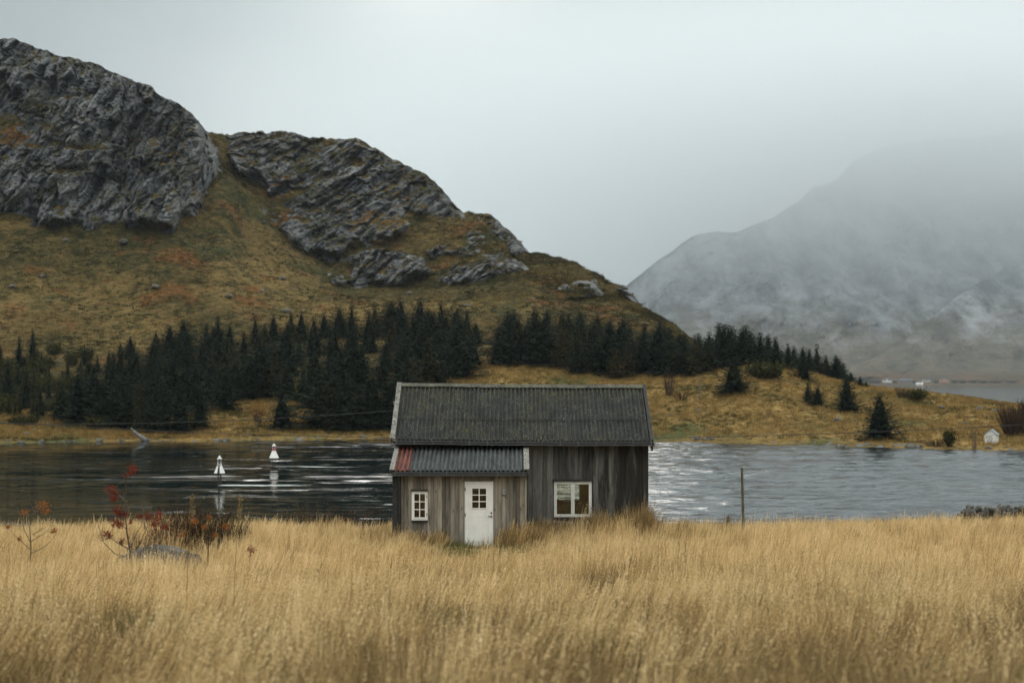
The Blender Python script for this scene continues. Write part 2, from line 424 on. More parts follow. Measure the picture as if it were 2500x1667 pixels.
_rf = rockm[:-1, :-1].ravel() > 0.45
meh.polygons.foreach_set('use_smooth', ~_rf)
def hill_shader(g):
    p = g.pos()
    rk = g.attr('rock'); gd = g.attr('gold')
    n1 = g.noise(p, 0.035, 5, 0.6); n2 = g.noise(p, 0.22, 5, 0.62); n3 = g.noise(p, 1.3, 4, 0.65)
    pf = g.map(p, (0.5, 0.5, 1.7))
    n4 = g.noise(pf, 0.9, 6, 0.72, 0.2)
    # slope vegetation
    base = g.ramp(n2, [(0.28, (0.012, 0.013, 0.005)), (0.43, (0.034, 0.032, 0.010)), (0.56, (0.068, 0.053, 0.017)), (0.72, (0.14, 0.094, 0.033))])
    base = g.mix(g.rng(n1, 0.48, 0.62), base, (0.125, 0.086, 0.030))
    base = g.mix(g.math('MULTIPLY', g.rng(g.attr('mids'), 0.1, 1.0), g.rng(n2, 0.38, 0.60, 0.25, 0.85)), base, (0.185, 0.128, 0.046))
    base = g.mix(g.math('MULTIPLY', g.rng(g.noise(g.map(p, (1, 1, 1), loc=(3, 70, 30)), 0.05, 4, 0.6), 0.54, 0.66), 0.7), base, (0.030, 0.040, 0.014))
    rustn = g.noise(g.map(p, (1, 1, 1), loc=(31, 7, 3)), 0.06, 4, 0.6)
    base = g.mix(g.math('MULTIPLY', g.rng(rustn, 0.54, 0.66), 0.75), base, (0.150, 0.060, 0.018))
    base = g.mix(g.math('MULTIPLY', g.rng(n4, 0.52, 0.70), 0.8), base, (0.21, 0.155, 0.068))
    base = g.mix(g.rng(n4, 0.46, 0.34), base, (0.016, 0.019, 0.008))
    # golden bank by the water
    bk = g.ramp(n2, [(0.28, (0.085, 0.062, 0.018)), (0.45, (0.20, 0.128, 0.040)), (0.6, (0.30, 0.195, 0.066)), (0.75, (0.40, 0.27, 0.10))])
    bk = g.mix(g.rng(g.noise(p, 0.055, 4, 0.6), 0.52, 0.66), bk, (0.085, 0.090, 0.030))
    bk = g.mix(g.rng(n3, 0.52, 0.36), bk, (0.060, 0.042, 0.014))
    veg = g.mix(gd, base, bk)
    # rock
    r1 = g.noise(g.map(p, (0.16, 0.10, 0.055), (0, R(25), 0)), 1.0, 7, 0.72, 0.6)
    r2 = g.noise(p, 0.9, 5, 0.7)
    rc = g.ramp(r1, [(0.26, (0.026, 0.028, 0.029)), (0.43, (0.092, 0.100, 0.104)), (0.58, (0.175, 0.183, 0.188)), (0.74, (0.32, 0.325, 0.33))])
    lf = g.attr('left')
    ck1 = g.noise(g.map(p, (0.75, 0.4, 0.10), (0, R(14), 0)), 1.0, 5, 0.7, 0.8); ck2 = g.noise(g.map(p, (0.13, 0.3, 0.75), (0, R(-42), 0)), 1.0, 5, 0.7, 0.8)
    ck = g.math('ADD', g.math('MULTIPLY', ck1, lf), g.math('MULTIPLY', ck2, g.math('SUBTRACT', 1.0, lf)))
    rc = g.mix(g.math('MULTIPLY', g.attr('crack'), 0.6), rc, (0.010, 0.011, 0.010))
    rc = g.mix(g.rng(ck, 0.43, 0.33), rc, (0.010, 0.011, 0.011))
    rc = g.mix(g.math('MULTIPLY', g.rng(ck, 0.56, 0.68), 0.55), rc, (0.26, 0.265, 0.27))
    rc = g.mix(g.math('MULTIPLY', g.math('SUBTRACT', 1.0, lf), 0.35), rc, (0.19, 0.195, 0.20))
    rc = g.mix(g.rng(r2, 0.44, 0.30), rc, (0.010, 0.011, 0.011))
    rc = g.mix(g.math('MULTIPLY', g.rng(r2, 0.60, 0.74), 0.7), rc, (0.36, 0.36, 0.36))
    rc = g.mix(g.math('MULTIPLY', g.rng(g.noise(p, 0.15, 5, 0.65), 0.47, 0.60), 0.8), rc, (0.058, 0.055, 0.022))
    rc = g.mix(g.math('MULTIPLY', g.rng(g.noise(g.map(p, (1, 1, 1), loc=(5, 50, 9)), 0.10, 4, 0.6), 0.60, 0.70), 0.65), rc, (0.10, 0.050, 0.018))
    rc = g.mix(1.0, rc, g.ramp(g.attr('facet'), [(0.25, 0.62), (0.5, 1.0), (0.8, 1.0)]), 'MULTIPLY')
    rc = g.mix(g.math('MULTIPLY', g.rng(g.attr('facet'), 0.55, 0.85), 0.5), rc, (0.20, 0.205, 0.21))
    f = g.rng(g.math('ADD', rk, g.math('MULTIPLY', g.math('SUBTRACT', g.noise(p, 0.40, 6, 0.75), 0.5), 1.7)), 0.40, 0.60)
    col = g.mix(f, veg, rc)
    hb = g.math('ADD', g.math('ADD', g.math('MULTIPLY', r2, 1.0), g.math('MULTIPLY', ck, 2.0)), g.math('MULTIPLY', r1, 1.6))
    hb2 = g.math('ADD', g.math('MULTIPLY', n3, 0.8), n4)
    hgt = g.math('ADD', g.math('MULTIPLY', hb, f), g.math('MULTIPLY', hb2, g.math('SUBTRACT', 1.0, f)))
    return {'Base Color': col, 'Roughness': g.rng(f, 0, 1, 0.95, 0.62), 'Specular IOR Level': g.rng(f, 0, 1, 0.1, 0.4), 'Normal': g.bump(hgt, 1.0, 0.9)}
hill = link('hill', meh, None, principled('hillside', hill_shader))
props(hill, 'rocky hill with grey cliffs and rusty autumn grass above the inlet', 'hill', kind='structure')

def ground_at(u, y):
    """z of the far terrain on the ray column u at distance y"""
    i = int(np.clip(round((u - U[0]) / 3.5), 0, len(U) - 1))
    return float(np.interp(y, G_Y[:, i], G_Z[:, i]))
def plant(u, v):
    """point of the bank whose picture row is v on column u (searching outward from the shore)"""
    i = int(np.clip(round((u - U[0]) / 3.5), 0, len(U) - 1))
    vv = HZ - G_Z[:, i] / G_Y[:, i] * F
    for k in range(3, len(vv)):
        if vv[k] <= v:
            return Vector(((u - 1250) / F * G_Y[k, i], G_Y[k, i], G_Z[k, i]))
    k = 100
    return Vector(((u - 1250) / F * G_Y[k, i], G_Y[k, i], G_Z[k, i]))

# ------------------------------------------------------------------ far mountains across the fjord
def mountain(name, RV, y0, slope, label, seed, u0=1200, u1=3300, amp=1.0):
    Um = np.arange(u0, u1, 5.0)
    v = ctl(RV, Um, 8) + 6 * fbm(Um / 70, seed, oct=4)
    s = (HZ - v) / F
    yR = slope * y0 / np.maximum(slope - s, 0.15)
    zR = s * yR
    t = np.linspace(0, 1, 240)[:, None]
    ta = np.clip(t / 0.13, 0, 1); tb = np.clip((t - 0.13) / 0.87, 0, 1)
    Y = np.where(t < 0.13, 2995 + (y0 - 2995) * ta, y0 + tb * (yR - y0))
    Z = np.where(t < 0.13, -9.6 + 11.1 * ta, 1.5 + tb ** 1.12 * (zR - 1.5))
    X = (Um[None] - 1250) / F * Y
    m = sstep(0.14, 0.4, t) * (1 - sstep(0.97, 1.0, t))
    # gullies running down to the left and slabs
    al = X * 0.75 + Z * 0.66; ac = -X * 0.66 + Z * 0.75
    d = 55 * fbm(X / 420, Z / 300, seed, 3) + 38 * (ridged(ac / 170, al / 620, seed + 2, 5, 0.55) - 0.6) + 14 * fbm(X / 45, Z / 45, Y / 80, 4)
    Y2 = Y - amp * d * m
    X2 = X * Y2 / Y; Z2 = Z * (Y2 / Y)
    # back side
    Yb = np.concatenate([Y2, yR[None] + 600]); Xb = np.concatenate([X2, ((Um - 1250) / F * (yR + 600))[None]]); Zb2 = np.concatenate([Z2, (zR * 0.3)[None]])
    return grid_mesh(name, Xb, Yb, Zb2, {'hgt': np.clip(Zb2 / 700, 0, 1)})
def mtn_shader(g):
    p = g.pos()
    n1 = g.noise(g.map(p, (0.011, 0.006, 0.0030), (0, R(-42), 0)), 1.0, 8, 0.70, 0.25)
    n2 = g.noise(p, 0.012, 7, 0.7)
    h = g.attr('hgt')
    rk = g.ramp(n1, [(0.32, (0.050, 0.062, 0.075)), (0.46, (0.17, 0.19, 0.21)), (0.58, (0.30, 0.32, 0.345)), (0.75, (0.42, 0.44, 0.46))])
    vg = g.ramp(n2, [(0.3, (0.055, 0.055, 0.038)), (0.5, (0.12, 0.105, 0.075)), (0.7, (0.17, 0.135, 0.095))])
    f = g.rng(g.math('ADD', g.math('MULTIPLY', n2, 0.9), g.math('MULTIPLY', h, 1.4)), 0.58, 0.96)
    col = g.mix(g.math('MULTIPLY', f, 0.85), vg, rk)
    n5 = g.noise(g.map(p, (0.024, 0.010, 0.0022), (0, R(-42), 0)), 1.0, 5, 0.65, 0.3)
    col = g.mix(g.math('MULTIPLY', g.math('MULTIPLY', g.rng(n5, 0.53, 0.66), g.rng(h, 0.06, 0.22)), 0.32), col, (0.40, 0.44, 0.48))
    col = g.mix(g.math('MULTIPLY', g.rng(n5, 0.46, 0.34), 0.4), col, (0.045, 0.056, 0.066))
    low = g.rng(h, 0.045, 0.012)
    col = g.mix(low, col, g.mix(g.rng(n2, 0.4, 0.6), (0.13, 0.075, 0.040), (0.07, 0.055, 0.03)))
    vs2 = g.voro(g.map(p, (0.020, 0.020, 0.034), (0, R(-40), 0)), 1.0)
    col = g.mix(g.math('MULTIPLY', g.rng(vs2, 0.10, 0.06), g.rng(n1, 0.5, 0.6)), col, (0.5, 0.5, 0.5))
    return {'Base Color': col, 'Roughness': 0.9, 'Specular IOR Level': 0.15, 'Normal': g.bump(g.math('ADD', n1, n2), 0.9, 30.0)}
mmat = principled('mountainside', mtn_shader)
M1 = [(1200, 900), (1450, 780), (1530, 700), (1560, 672), (1600, 640), (1650, 605), (1690, 575), (1740, 566), (1800, 563), (1850, 548), (1900, 525), (1950, 492), (1985, 455), (2040, 442), (2080, 398), (2150, 362), (2230, 344), (2330, 335), (2450, 326), (2600, 318), (2900, 330), (3300, 400)]
M2 = [(1200, 938), (1950, 934), (2000, 928), (2060, 905), (2120, 880), (2200, 838), (2280, 770), (2350, 715), (2420, 672), (2500, 632), (2600, 585), (2800, 530), (3000, 520), (3300, 560)]
o = link('mountain', mountain('mountain', M1, 3230, 0.62, '', 1.7), None, mmat)
props(o, 'tall grey mountain whose top fades into the low cloud', 'mountain', kind='structure')
o = link('mountain', mountain('mountain', M2, 3120, 0.55, '', 6.1, u0=1500, amp=0.8), None, mmat)
props(o, 'darker mountain spur sloping down to the village shore', 'mountain', kind='structure')

# ------------------------------------------------------------------ water
wm = MB()
WX0, WX1, WY0, WY1 = -84.0, 84.0, 78.0, 216.0
xs = [-4000, -600, WX0, WX1, 600, 6000]; yy = [60, WY0, WY1, 900, 3060]
for i in range(5):
    for j in range(4):
        if i == 2 and j == 1: continue
        wm.face([(xs[i], yy[j], WATER), (xs[i + 1], yy[j], WATER), (xs[i + 1], yy[j + 1], WATER), (xs[i], yy[j + 1], WATER)])
B1 = (0.0, 0.0); B2 = (0.0, 0.0)
def bpos(u, v):
    y = -WATER * F / (v - HZ); return Vector(((u - 1250) / F * y, y, WATER))
B1 = bpos(535, 1184); B2 = bpos(669, 1139)
def water_shader(g):
    p = g.pos()
    s = g.n('ShaderNodeSeparateXYZ', {0: p})
    x, y = s.outputs[0], s.outputs[1]
    # ripples: short chop plus longer current lines (stretched along x)
    w1 = g.noise(g.map(p, (0.55, 1.0, 1)), 2.6, 4, 0.6, 0.3)
    w2 = g.noise(g.map(p, (0.16, 0.55, 1)), 1.5, 4, 0.6, 0.5)
    w3 = g.noise(g.map(p, (0.05, 0.20, 1)), 1.0, 3, 0.55, 0.6)
    band = g.noise(g.map(p, (0.011, 0.055, 1), loc=(3.0, 1.2, 0)), 1.0, 4, 0.62, 0.8)
    band2 = g.noise(g.map(p, (0.05, 0.5, 1), loc=(9.0, 4.0, 0)), 1.0, 4, 0.7, 0.5)
    right = g.rng(x, -14.0, 6.0)
    band3 = g.noise(g.map(p, (0.16, 1.5, 1), loc=(1.0, 7.0, 0)), 1.0, 3, 0.6, 0.4)
    st = g.math('MULTIPLY', g.math('MULTIPLY', g.rng(band, 0.42, 0.70), g.rng(band2, 0.40, 0.66, 0.05, 1.0)), g.rng(band3, 0.42, 0.62, 0.10, 0.85))
    st = g.math('MAXIMUM', st, g.math('MULTIPLY', right, g.rng(band2, 0.3, 0.6, 0.45, 1.0)))
    h = g.math('ADD', g.math('ADD', g.math('MULTIPLY', w1, 0.055), g.math('MULTIPLY', w2, 0.16)), g.math('MULTIPLY', w3, 0.22))
    w4 = g.noise(g.map(p, (0.07, 0.34, 1)), 1.0, 4, 0.65, 0.7)
    h = g.math('ADD', h, g.math('MULTIPLY', w4, 0.42))
    h = g.math('MULTIPLY', h, g.math('ADD', g.math('MULTIPLY', right, 0.30), g.math('MULTIPLY', st, 0.10)))
    # broken white water trailing downstream of the two light beacons
    foam = None
    for b, wd in ((B1, 0.75), (B2, 0.50)):
        dx = g.math('SUBTRACT', x, b.x); dy = g.math('SUBTRACT', y, b.y)
        dy = g.math('SUBTRACT', dy, g.math('MULTIPLY', g.math('SUBTRACT', w3, 0.5), 3.0))
        wdt = g.math('ADD', g.math('MULTIPLY', g.math('MAXIMUM', dx, 0.0), 0.10), wd)
        q = g.math('DIVIDE', dy, wdt)
        prof = g.math('POWER', 2.718, g.math('MULTIPLY', g.math('MULTIPLY', q, q), -1.0))
        lim = g.math('MULTIPLY', g.rng(dx, -0.5, 0.2), g.rng(dx, 16.0, 2.0))
        q = g.math('MULTIPLY', prof, lim)
        foam = q if foam is None else g.math('MAXIMUM', foam, q)
    fn = g.noise(g.map(p, (0.7, 2.2, 1)), 2.4, 4, 0.7)
    fm = g.rng(g.math('ADD', foam, g.math('MULTIPLY', g.math('SUBTRACT', fn, 0.5), 1.2)), 0.58, 1.0)
    fm = g.math('MULTIPLY', fm, g.rng(foam, 0.05, 0.3))
    col = g.mix(fm, (0.004, 0.010, 0.011), (0.40, 0.44, 0.45))
    ro = g.math('MAXIMUM', g.rng(fm, 0, 1, 0.06, 0.8), g.math('MULTIPLY', right, g.rng(g.math('ADD', g.math('MULTIPLY', band2, 0.5), g.math('MULTIPLY', band3, 0.5)), 0.38, 0.60, 0.05, 0.13)))
    rp = g.math('MULTIPLY', g.attr('ripple'), g.rng(band3, 0.36, 0.60, 0.35, 1.0))
    ro = g.math('MAXIMUM', ro, g.rng(rp, 0.05, 0.9, 0.05, 0.30))
    return {'Base Color': col, 'Roughness': ro, 'IOR': 1.333, 'Specular IOR Level': 0.5, 'Normal': g.bump(h, 1.0, 1.0)}
# the inlet itself: a finely divided sheet with real ripples, calm to the left, wind-ruffled to the right
wgx = np.arange(WX0, WX1 + 0.01, 0.42); wgy = np.linspace(WY0, WY1, 470)
WGX, WGY = np.meshgrid(wgx, wgy)
wr = sstep(-13, 5, WGX + 5 * fbm(WGX / 20, WGY / 9, 3.3, 3))
pb = sstep(-0.12, 0.40, fbm(WGX / 45, WGY / 9, 1.2, 3)) * sstep(-0.15, 0.45, fbm(WGX / 8, WGY / 2.2, 4.2, 3)) * sstep(-60, -22, WGX + 10 * fbm(WGX / 30, WGY / 12, 7.7, 2))
pb = np.maximum(pb, 0.9 * np.exp(-((WGY - 127 - 3 * fbm(WGX / 25, 1.0, 2.2, 2)) / 5.5) ** 2) * sstep(-0.3, 0.4, fbm(WGX / 12, WGY / 1.6, 6.2, 3)))
sparkle = 0.6 * sstep(0.26, 0.55, fbm(WGX / 3.4, WGY / 1.3, 9.2, 3))
rough_r = 0.50 + 0.50 * sstep(-0.35, 0.40, fbm(WGX / 15, WGY / 5, 2.2, 4))
A = np.maximum(0.004 + 0.085 * np.maximum(pb, sparkle), wr * 0.135 * rough_r)
wave = fbm(WGX / 2.3, WGY / 1.25, 0.4, 3, 0.55) + 0.9 * fbm(WGX / 7.5, WGY / 2.3, 3.4, 2)
fl = sstep(WX0, WX0 + 6, WGX) * (1 - sstep(WX1 - 6, WX1, WGX)) * sstep(WY0, WY0 + 3, WGY) * (1 - sstep(WY1 - 6, WY1, WGY))
WZ = WATER + A * wave * fl
base_ = len(wm.v); nc_ = len(wgx)
wm.v += list(zip(WGX.ravel().tolist(), WGY.ravel().tolist(), WZ.ravel().tolist()))
ii_ = np.arange(WGX.size).reshape(WGX.shape) + base_
qf = np.stack([ii_[:-1, :-1], ii_[:-1, 1:], ii_[1:, 1:], ii_[1:, :-1]], -1).reshape(-1, 4)
wm.f += [tuple(q_) for q_ in qf.tolist()]; wm.t += [0.5] * len(qf)
rip_all = np.zeros(len(wm.v), np.float32)
rip_all[base_:] = (np.maximum(pb, sparkle) * (1 - 0.5 * wr) * fl).ravel()
o = wm.build('water', principled('fjord_water', water_shader), None, True)
_a = o.data.attributes.new('ripple', 'FLOAT', 'POINT'); _a.data.foreach_set('value', rip_all)
props(o, 'cold dark inlet water with pale rippled current', 'water', kind='structure')
# ------------------------------------------------------------------ near field: ground and dry grass
PY = [-160, -70, -25, 0, 6, 12, 20, 27, 33, 40, 44, 50, 58, 62, 68, 76, 84, 95]
PZ = [9.0, 3.6, 0.3, -1.75, -2.25, -2.85, -3.62, -4.18, -4.66, -5.02, -5.12, -5.68, -6.50, -6.95, -7.75, -8.95, -9.8, -10.2]
def field_z(x, y):
    x = np.asarray(x, float); y = np.asarray(y, float)
    z = np.interp(y, PY, PZ)
    wild = 0.20 * fbm(x / 9.0, y / 9.0, 4.4, 3) + 0.05 * fbm(x / 1.5, y / 1.5, 2.4, 2)
    calm = np.exp(-(((x - 0.3) / 5.5) ** 2 + ((y - 46.0) / 5.5) ** 2))
    right = 0.25 * 1.9 * sstep(9, 24, x) * sstep(40, 60, y) * (1 - sstep(62, 70, y))
    z = z + wild * (1 - 0.92 * np.clip(calm * 1.6, 0, 1)) + right
    z = z + 0.28 * np.exp(-(((x - 3.2) / 2.2) ** 2 + ((y - 45.6) / 1.4) ** 2))     # earth banked against the right end
    return z
gx = np.concatenate([np.linspace(-140, -42, 22), np.linspace(-40, 40, 200), np.linspace(42, 140, 22)])
gy = np.concatenate([np.linspace(-160, 4, 40), np.linspace(5, 95, 230)])
GX, GYY = np.meshgrid(gx, gy)
def soil_shader(g):
    p = g.pos(); n = g.noise(p, 0.8, 5, 0.65); n2 = g.noise(p, 6.0, 4, 0.7)
    c = g.ramp(n, [(0.3, (0.045, 0.036, 0.016)), (0.5, (0.105, 0.080, 0.034)), (0.7, (0.19, 0.14, 0.058))])
    c = g.mix(g.rng(n2, 0.5, 0.7), c, (0.20, 0.145, 0.065))
    return {'Base Color': c, 'Roughness': 0.95, 'Specular IOR Level': 0.1, 'Normal': g.bump(n2, 1.0, 0.08)}
o = link('meadow', grid_mesh('meadow', GX, GYY, field_z(GX, GYY)), None, principled('meadow_soil', soil_shader))
props(o, 'sloping meadow ground under the dry grass', 'meadow', kind='structure')

def grass_mat(name, lo, midc, hi, trans=0.35, zlo=0.0, zhi=0.55, root=None):
    m, g, out = material(name)
    p = g.pos()
    r = g.rand()
    n = g.noise(p, 0.16, 3, 0.6)
    t = g.attr('tint')
    v = g.math('ADD', g.math('MULTIPLY', r, 0.65), g.math('ADD', g.math('MULTIPLY', g.math('ADD', g.math('MULTIPLY', n, 0.65), g.math('MULTIPLY', g.noise(p, 0.8, 2, 0.5), 0.35)), 0.95), g.math('MULTIPLY', t, 0.45)))
    c = g.ramp(g.math('MULTIPLY', v, 0.5), [(0.28, lo), (0.50, midc), (0.72, hi)])
    d = g.n('ShaderNodeBsdfDiffuse', {'Color': c})
    tr = g.n('ShaderNodeBsdfTranslucent', {'Color': c})
    mx = g.n('ShaderNodeMixShader', {0: trans, 1: d.outputs[0], 2: tr.outputs[0]})
    g.nt.links.new(mx.outputs[0], out.inputs['Surface'])
    return m
straw = grass_mat('dry_straw', (0.20, 0.125, 0.045), (0.64, 0.455, 0.215), (0.88, 0.69, 0.40), 0.45)
brown = grass_mat('brown_stalk', (0.095, 0.064, 0.031), (0.22, 0.150, 0.070), (0.38, 0.27, 0.130), 0.2)
green = grass_mat('green_blade', (0.055, 0.066, 0.024), (0.125, 0.130, 0.050), (0.28, 0.235, 0.105), 0.3)

def tuft(name, seed, n, h0, h1, wid, spread, lean, mat, head=0.5, headsize=1.0, curl=0.35):
    """one clump of blades leaning with the wind (+x)"""
    rd = random.Random(seed); m = MB()
    for i in range(n):
        a = rd.uniform(0, 6.283); r = spread * math.sqrt(rd.random())
        b = Vector((r * math.cos(a), r * math.sin(a), -0.06))
        h = rd.uniform(h0, h1) * (1 - 0.25 * r / spread)
        ld = Vector((lean + rd.gauss(0, 0.16), rd.gauss(0, 0.16), 0))
        out = Vector((math.cos(a), math.sin(a), 0)) * rd.uniform(0, 0.25)
        cv = rd.uniform(0.5, 1.5) * curl
        w = wid * rd.uniform(0.6, 1.3); t = rd.random()
        face = rd.uniform(-0.9, 0.9); side = Vector((math.cos(face), math.sin(face), 0))
        pts = []
        for k in range(5):
            q = k / 4
            p = b + Vector((0, 0, 1)) * h * (q - 0.22 * cv * q * q) + (ld + out) * h * (0.55 * q + cv * q * q)
            pts.append(p)
        for k in range(4):
            w0 = w * (1 - 0.2 * k); w1 = w * (1 - 0.2 * (k + 1)) if k < 3 else w * 0.12
            m.face([pts[k] - side * w0 / 2, pts[k] + side * w0 / 2, pts[k + 1] + side * w1 / 2, pts[k + 1] - side * w1 / 2], t)
        if rd.random() < head:
            d = (pts[4] - pts[3]).normalized()
            for k in range(7):
                q = k / 6
                c = pts[3].lerp(pts[4] + d * 0.03, q)
                L = headsize * (0.055 - 0.03 * q) * rd.uniform(0.6, 1.2)
                dv = (d * 0.8 + Vector((rd.gauss(0.15, 0.5), rd.gauss(0, 0.5), rd.gauss(-0.1, 0.4)))).normalized()
                sd_ = dv.cross(Vector((rd.gauss(0, 1), rd.gauss(0, 1), rd.gauss(0, 1)))).normalized() * 0.006 * headsize
                m.face([c - sd_, c + dv * L * 0.5 - sd_ * 1.3, c + dv * L, c + dv * L * 0.5 + sd_ * 1.3], min(1, t + 0.15))
    me = m.mesh(name); me.materials.append(mat)
    return bpy.data.objects.new(name, me)

def weed(name, seed, mat):
    """dead flower stalk with a flat brown umbel"""
    rd = random.Random(seed); m = MB()
    for s_ in range(rd.randint(2, 4)):
        h = rd.uniform(0.6, 0.95); lx, ly = rd.gauss(0.10, 0.10), rd.gauss(0, 0.08)
        b = Vector((rd.gauss(0, 0.06), rd.gauss(0, 0.06), -0.05))
        top = b + Vector((lx, ly, h))
        m.tube([b, b.lerp(top, 0.5) + Vector((rd.gauss(0, 0.02), 0, 0)), top], [0.005, 0.004, 0.003], 3, rd.random())
        for k in range(rd.randint(6, 10)):
            a = rd.uniform(0, 6.283); e = top + Vector((math.cos(a) * rd.uniform(0.01, 0.045), math.sin(a) * rd.uniform(0.01, 0.045), rd.uniform(0.02, 0.05)))
            m.tube([top - Vector((0, 0, rd.uniform(0.0, 0.12))), e], 0.0022, 3, rd.random())
            for j in range(4):
                q = e + Vector((rd.gauss(0, 0.010), rd.gauss(0, 0.010), rd.gauss(0, 0.006)))
                s1 = Vector((rd.gauss(0, 1), rd.gauss(0, 1), rd.gauss(0, 1))).normalized() * 0.008; s2 = s1.orthogonal().normalized() * 0.006
                m.face([q - s1, q + s2, q + s1, q - s2], rd.random())
        for k in range(5):
            z = rd.uniform(0.15, 0.75); q = b.lerp(top, z); a = rd.uniform(0, 6.283)
            e = q + Vector((math.cos(a) * 0.10, math.sin(a) * 0.10, rd.uniform(-0.08, 0.03)))
            sd_ = Vector((-math.sin(a), math.cos(a), 0)) * 0.014
            m.face([q, q.lerp(e, 0.5) + sd_, e, q.lerp(e, 0.5) - sd_], rd.random())
    me = m.mesh(name); me.materials.append(mat)
    return bpy.data.objects.new(name, me)

def scatter(name, sources, P_, rot, scl, var, label, cat):
    """one object: points carrying instanced clumps"""
    col = bpy.data.collections.new(name + ' sources')
    for i, s_ in enumerate(sources):
        s_.name = 'src%02d' % i if False else s_.name
        col.objects.link(s_)
    order = sorted(range(len(sources)), key=lambda i: sources[i].name)
    remap = np.zeros(len(sources), int)
    for new, old in enumerate(order): remap[old] = new
    me = bpy.data.meshes.new(name)
    me.vertices.add(len(P_)); me.vertices.foreach_set('co', P_.astype(np.float32).ravel())
    a = me.attributes.new('rot', 'FLOAT_VECTOR', 'POINT'); a.data.foreach_set('vector', rot.astype(np.float32).ravel())
    a = me.attributes.new('scl', 'FLOAT_VECTOR', 'POINT'); a.data.foreach_set('vector', scl.astype(np.float32).ravel())
    a = me.attributes.new('var', 'INT', 'POINT'); a.data.foreach_set('value', remap[var].astype(np.int32))
    o = link(name, me)
    ng = bpy.data.node_groups.new(name, 'GeometryNodeTree')
    ng.interface.new_socket('Geometry', in_out='INPUT', socket_type='NodeSocketGeometry')
    ng.interface.new_socket('Geometry', in_out='OUTPUT', socket_type='NodeSocketGeometry')
    g = NT(ng)
    gi = g.n('NodeGroupInput'); go = g.n('NodeGroupOutput')
    ci = g.n('GeometryNodeCollectionInfo', {'Collection': col, 'Separate Children': True, 'Reset Children': True})
    def na(nm, ty): 
        nd = g.n('GeometryNodeInputNamedAttribute', {'Name': nm}, data_type=ty)
        return [s_ for s_ in nd.outputs if s_.enabled and s_.name == 'Attribute'][0]
    er = g.n('FunctionNodeEulerToRotation', {0: na('rot', 'FLOAT_VECTOR')})
    ip = g.n('GeometryNodeInstanceOnPoints', {'Points': gi.outputs[0], 'Instance': ci.outputs[0], 'Pick Instance': True, 'Instance Index': na('var', 'INT'), 'Rotation': er.outputs[0], 'Scale': na('scl', 'FLOAT_VECTOR')})
    ng.links.new(ip.outputs[0], go.inputs[0])
    md = o.modifiers.new('scatter', 'NODES'); md.node_group = ng
    return props(o, label, cat, kind='stuff')

# clump kinds: 0-3 straw near, 4-6 straw far (fewer, wider blades), 7-8 brown, 9-10 green, 11-13 weeds, 14-16 long wisps, 17 short straw
src = []
for i in range(4): src.append(tuft('clump_a%d' % i, 100 + i, 42, 0.45, 1.0, 0.008, 0.20, 0.28, straw, 0.14, 0.9, 0.10))
for i in range(3): src.append(tuft('clump_b%d' % i, 200 + i, 26, 0.42, 0.98, 0.021, 0.24, 0.30, straw, 0.22, 1.4, 0.10))
for i in range(2): src.append(tuft('clump_c%d' % i, 300 + i, 30, 0.45, 1.0, 0.014, 0.22, 0.30, brown, 0.4, 0.9, 0.14))
for i in range(2): src.append(tuft('clump_d%d' % i, 400 + i, 36, 0.30, 0.70, 0.013, 0.20, 0.12, green, 0.0, 1, 0.5))
for i in range(3): src.append(weed('clump_e%d' % i, 500 + i, brown))
for i in range(3): src.append(tuft('clump_g%d' % i, 650 + i, 13, 0.80, 1.18, 0.0075, 0.32, 0.30, straw, 0.45, 1.0, 0.08))
src.append(tuft('clump_f0', 600, 46, 0.12, 0.30, 0.010, 0.24, 0.12, straw, 0.1, 1, 0.6))
pts, var, sc = [], [], []
def in_house(x, y):
    return ((x > -3.72) & (x < 0.48) & (y > 43.93) & (y < 46.1)) | ((x > -3.82) & (x < 4.48) & (y > 45.93) & (y < 51.0))
def sow(n, y0, y1, margin, kinds, hs, cond=None):
    y = np.sqrt(rng.uniform(y0 ** 2, y1 ** 2, n)); x = rng.uniform(-1, 1, n) * (0.362 * y + margin)
    keep = ~in_house(x, y)
    if cond is not None: keep &= cond(x, y)
    x, y = x[keep], y[keep]; m = len(x)
    pts.append(np.stack([x, y, field_z(x, y)], -1)); var.append(rng.choice(kinds, m))
    hn = 1 + 0.26 * fbm(x / 5.0, y / 5.0, 9.1, 3) + 0.34 * fbm(x / 1.4, y / 2.6, 5.1, 3)
    # trodden, shorter grass in front of the door
    door = np.exp(-(((x + 1.02) / 1.25) ** 2)) * sstep(34, 42.5, y) * (1 - sstep(44.5, 45, y))
    hn = hn * (1 - 0.86 * np.clip(door * 1.3, 0, 1))
    hn = hn * (1 - 0.35 * np.exp(-(((x + 1.0) / 4.5) ** 2)) * sstep(30, 40, y) * (1 - sstep(43.0, 44.0, y)))
    s_ = rng.uniform(0.75, 1.2, m) * hs * hn
    sc.append(np.stack([rng.uniform(0.8, 1.25, m) * np.clip(hs, .7, 1.2), rng.uniform(0.8, 1.25, m), s_], -1))
sow(800, 6.5, 16, 3, [0, 1, 2, 3], 0.8)
sow(1500, 14, 22, 3, [0, 1, 2, 3], 0.95)
sow(2600, 6.5, 24, 3, [14, 15, 16], 0.95)
sow(2600, 24, 44, 4, [14, 15, 16], 0.95, lambda x, y: ~((np.abs(x + 1.0) < 1.6) & (y > 36)))
sow(3000, 6.5, 17, 3, [7, 8, 9, 10], 0.78)
sow(1500, 6.5, 12, 3, [7, 8, 9, 10, 10], 0.8)
sow(5200, 6.5, 28, 3, [9, 10, 10, 7, 17], 0.75)
sow(1500, 14, 30, 3, [7, 9, 10, 8], 0.85, lambda x, y: x / (0.36 * y) + 0.9 * fbm(x / 5, y / 5, 21.3, 3) > 0.35)
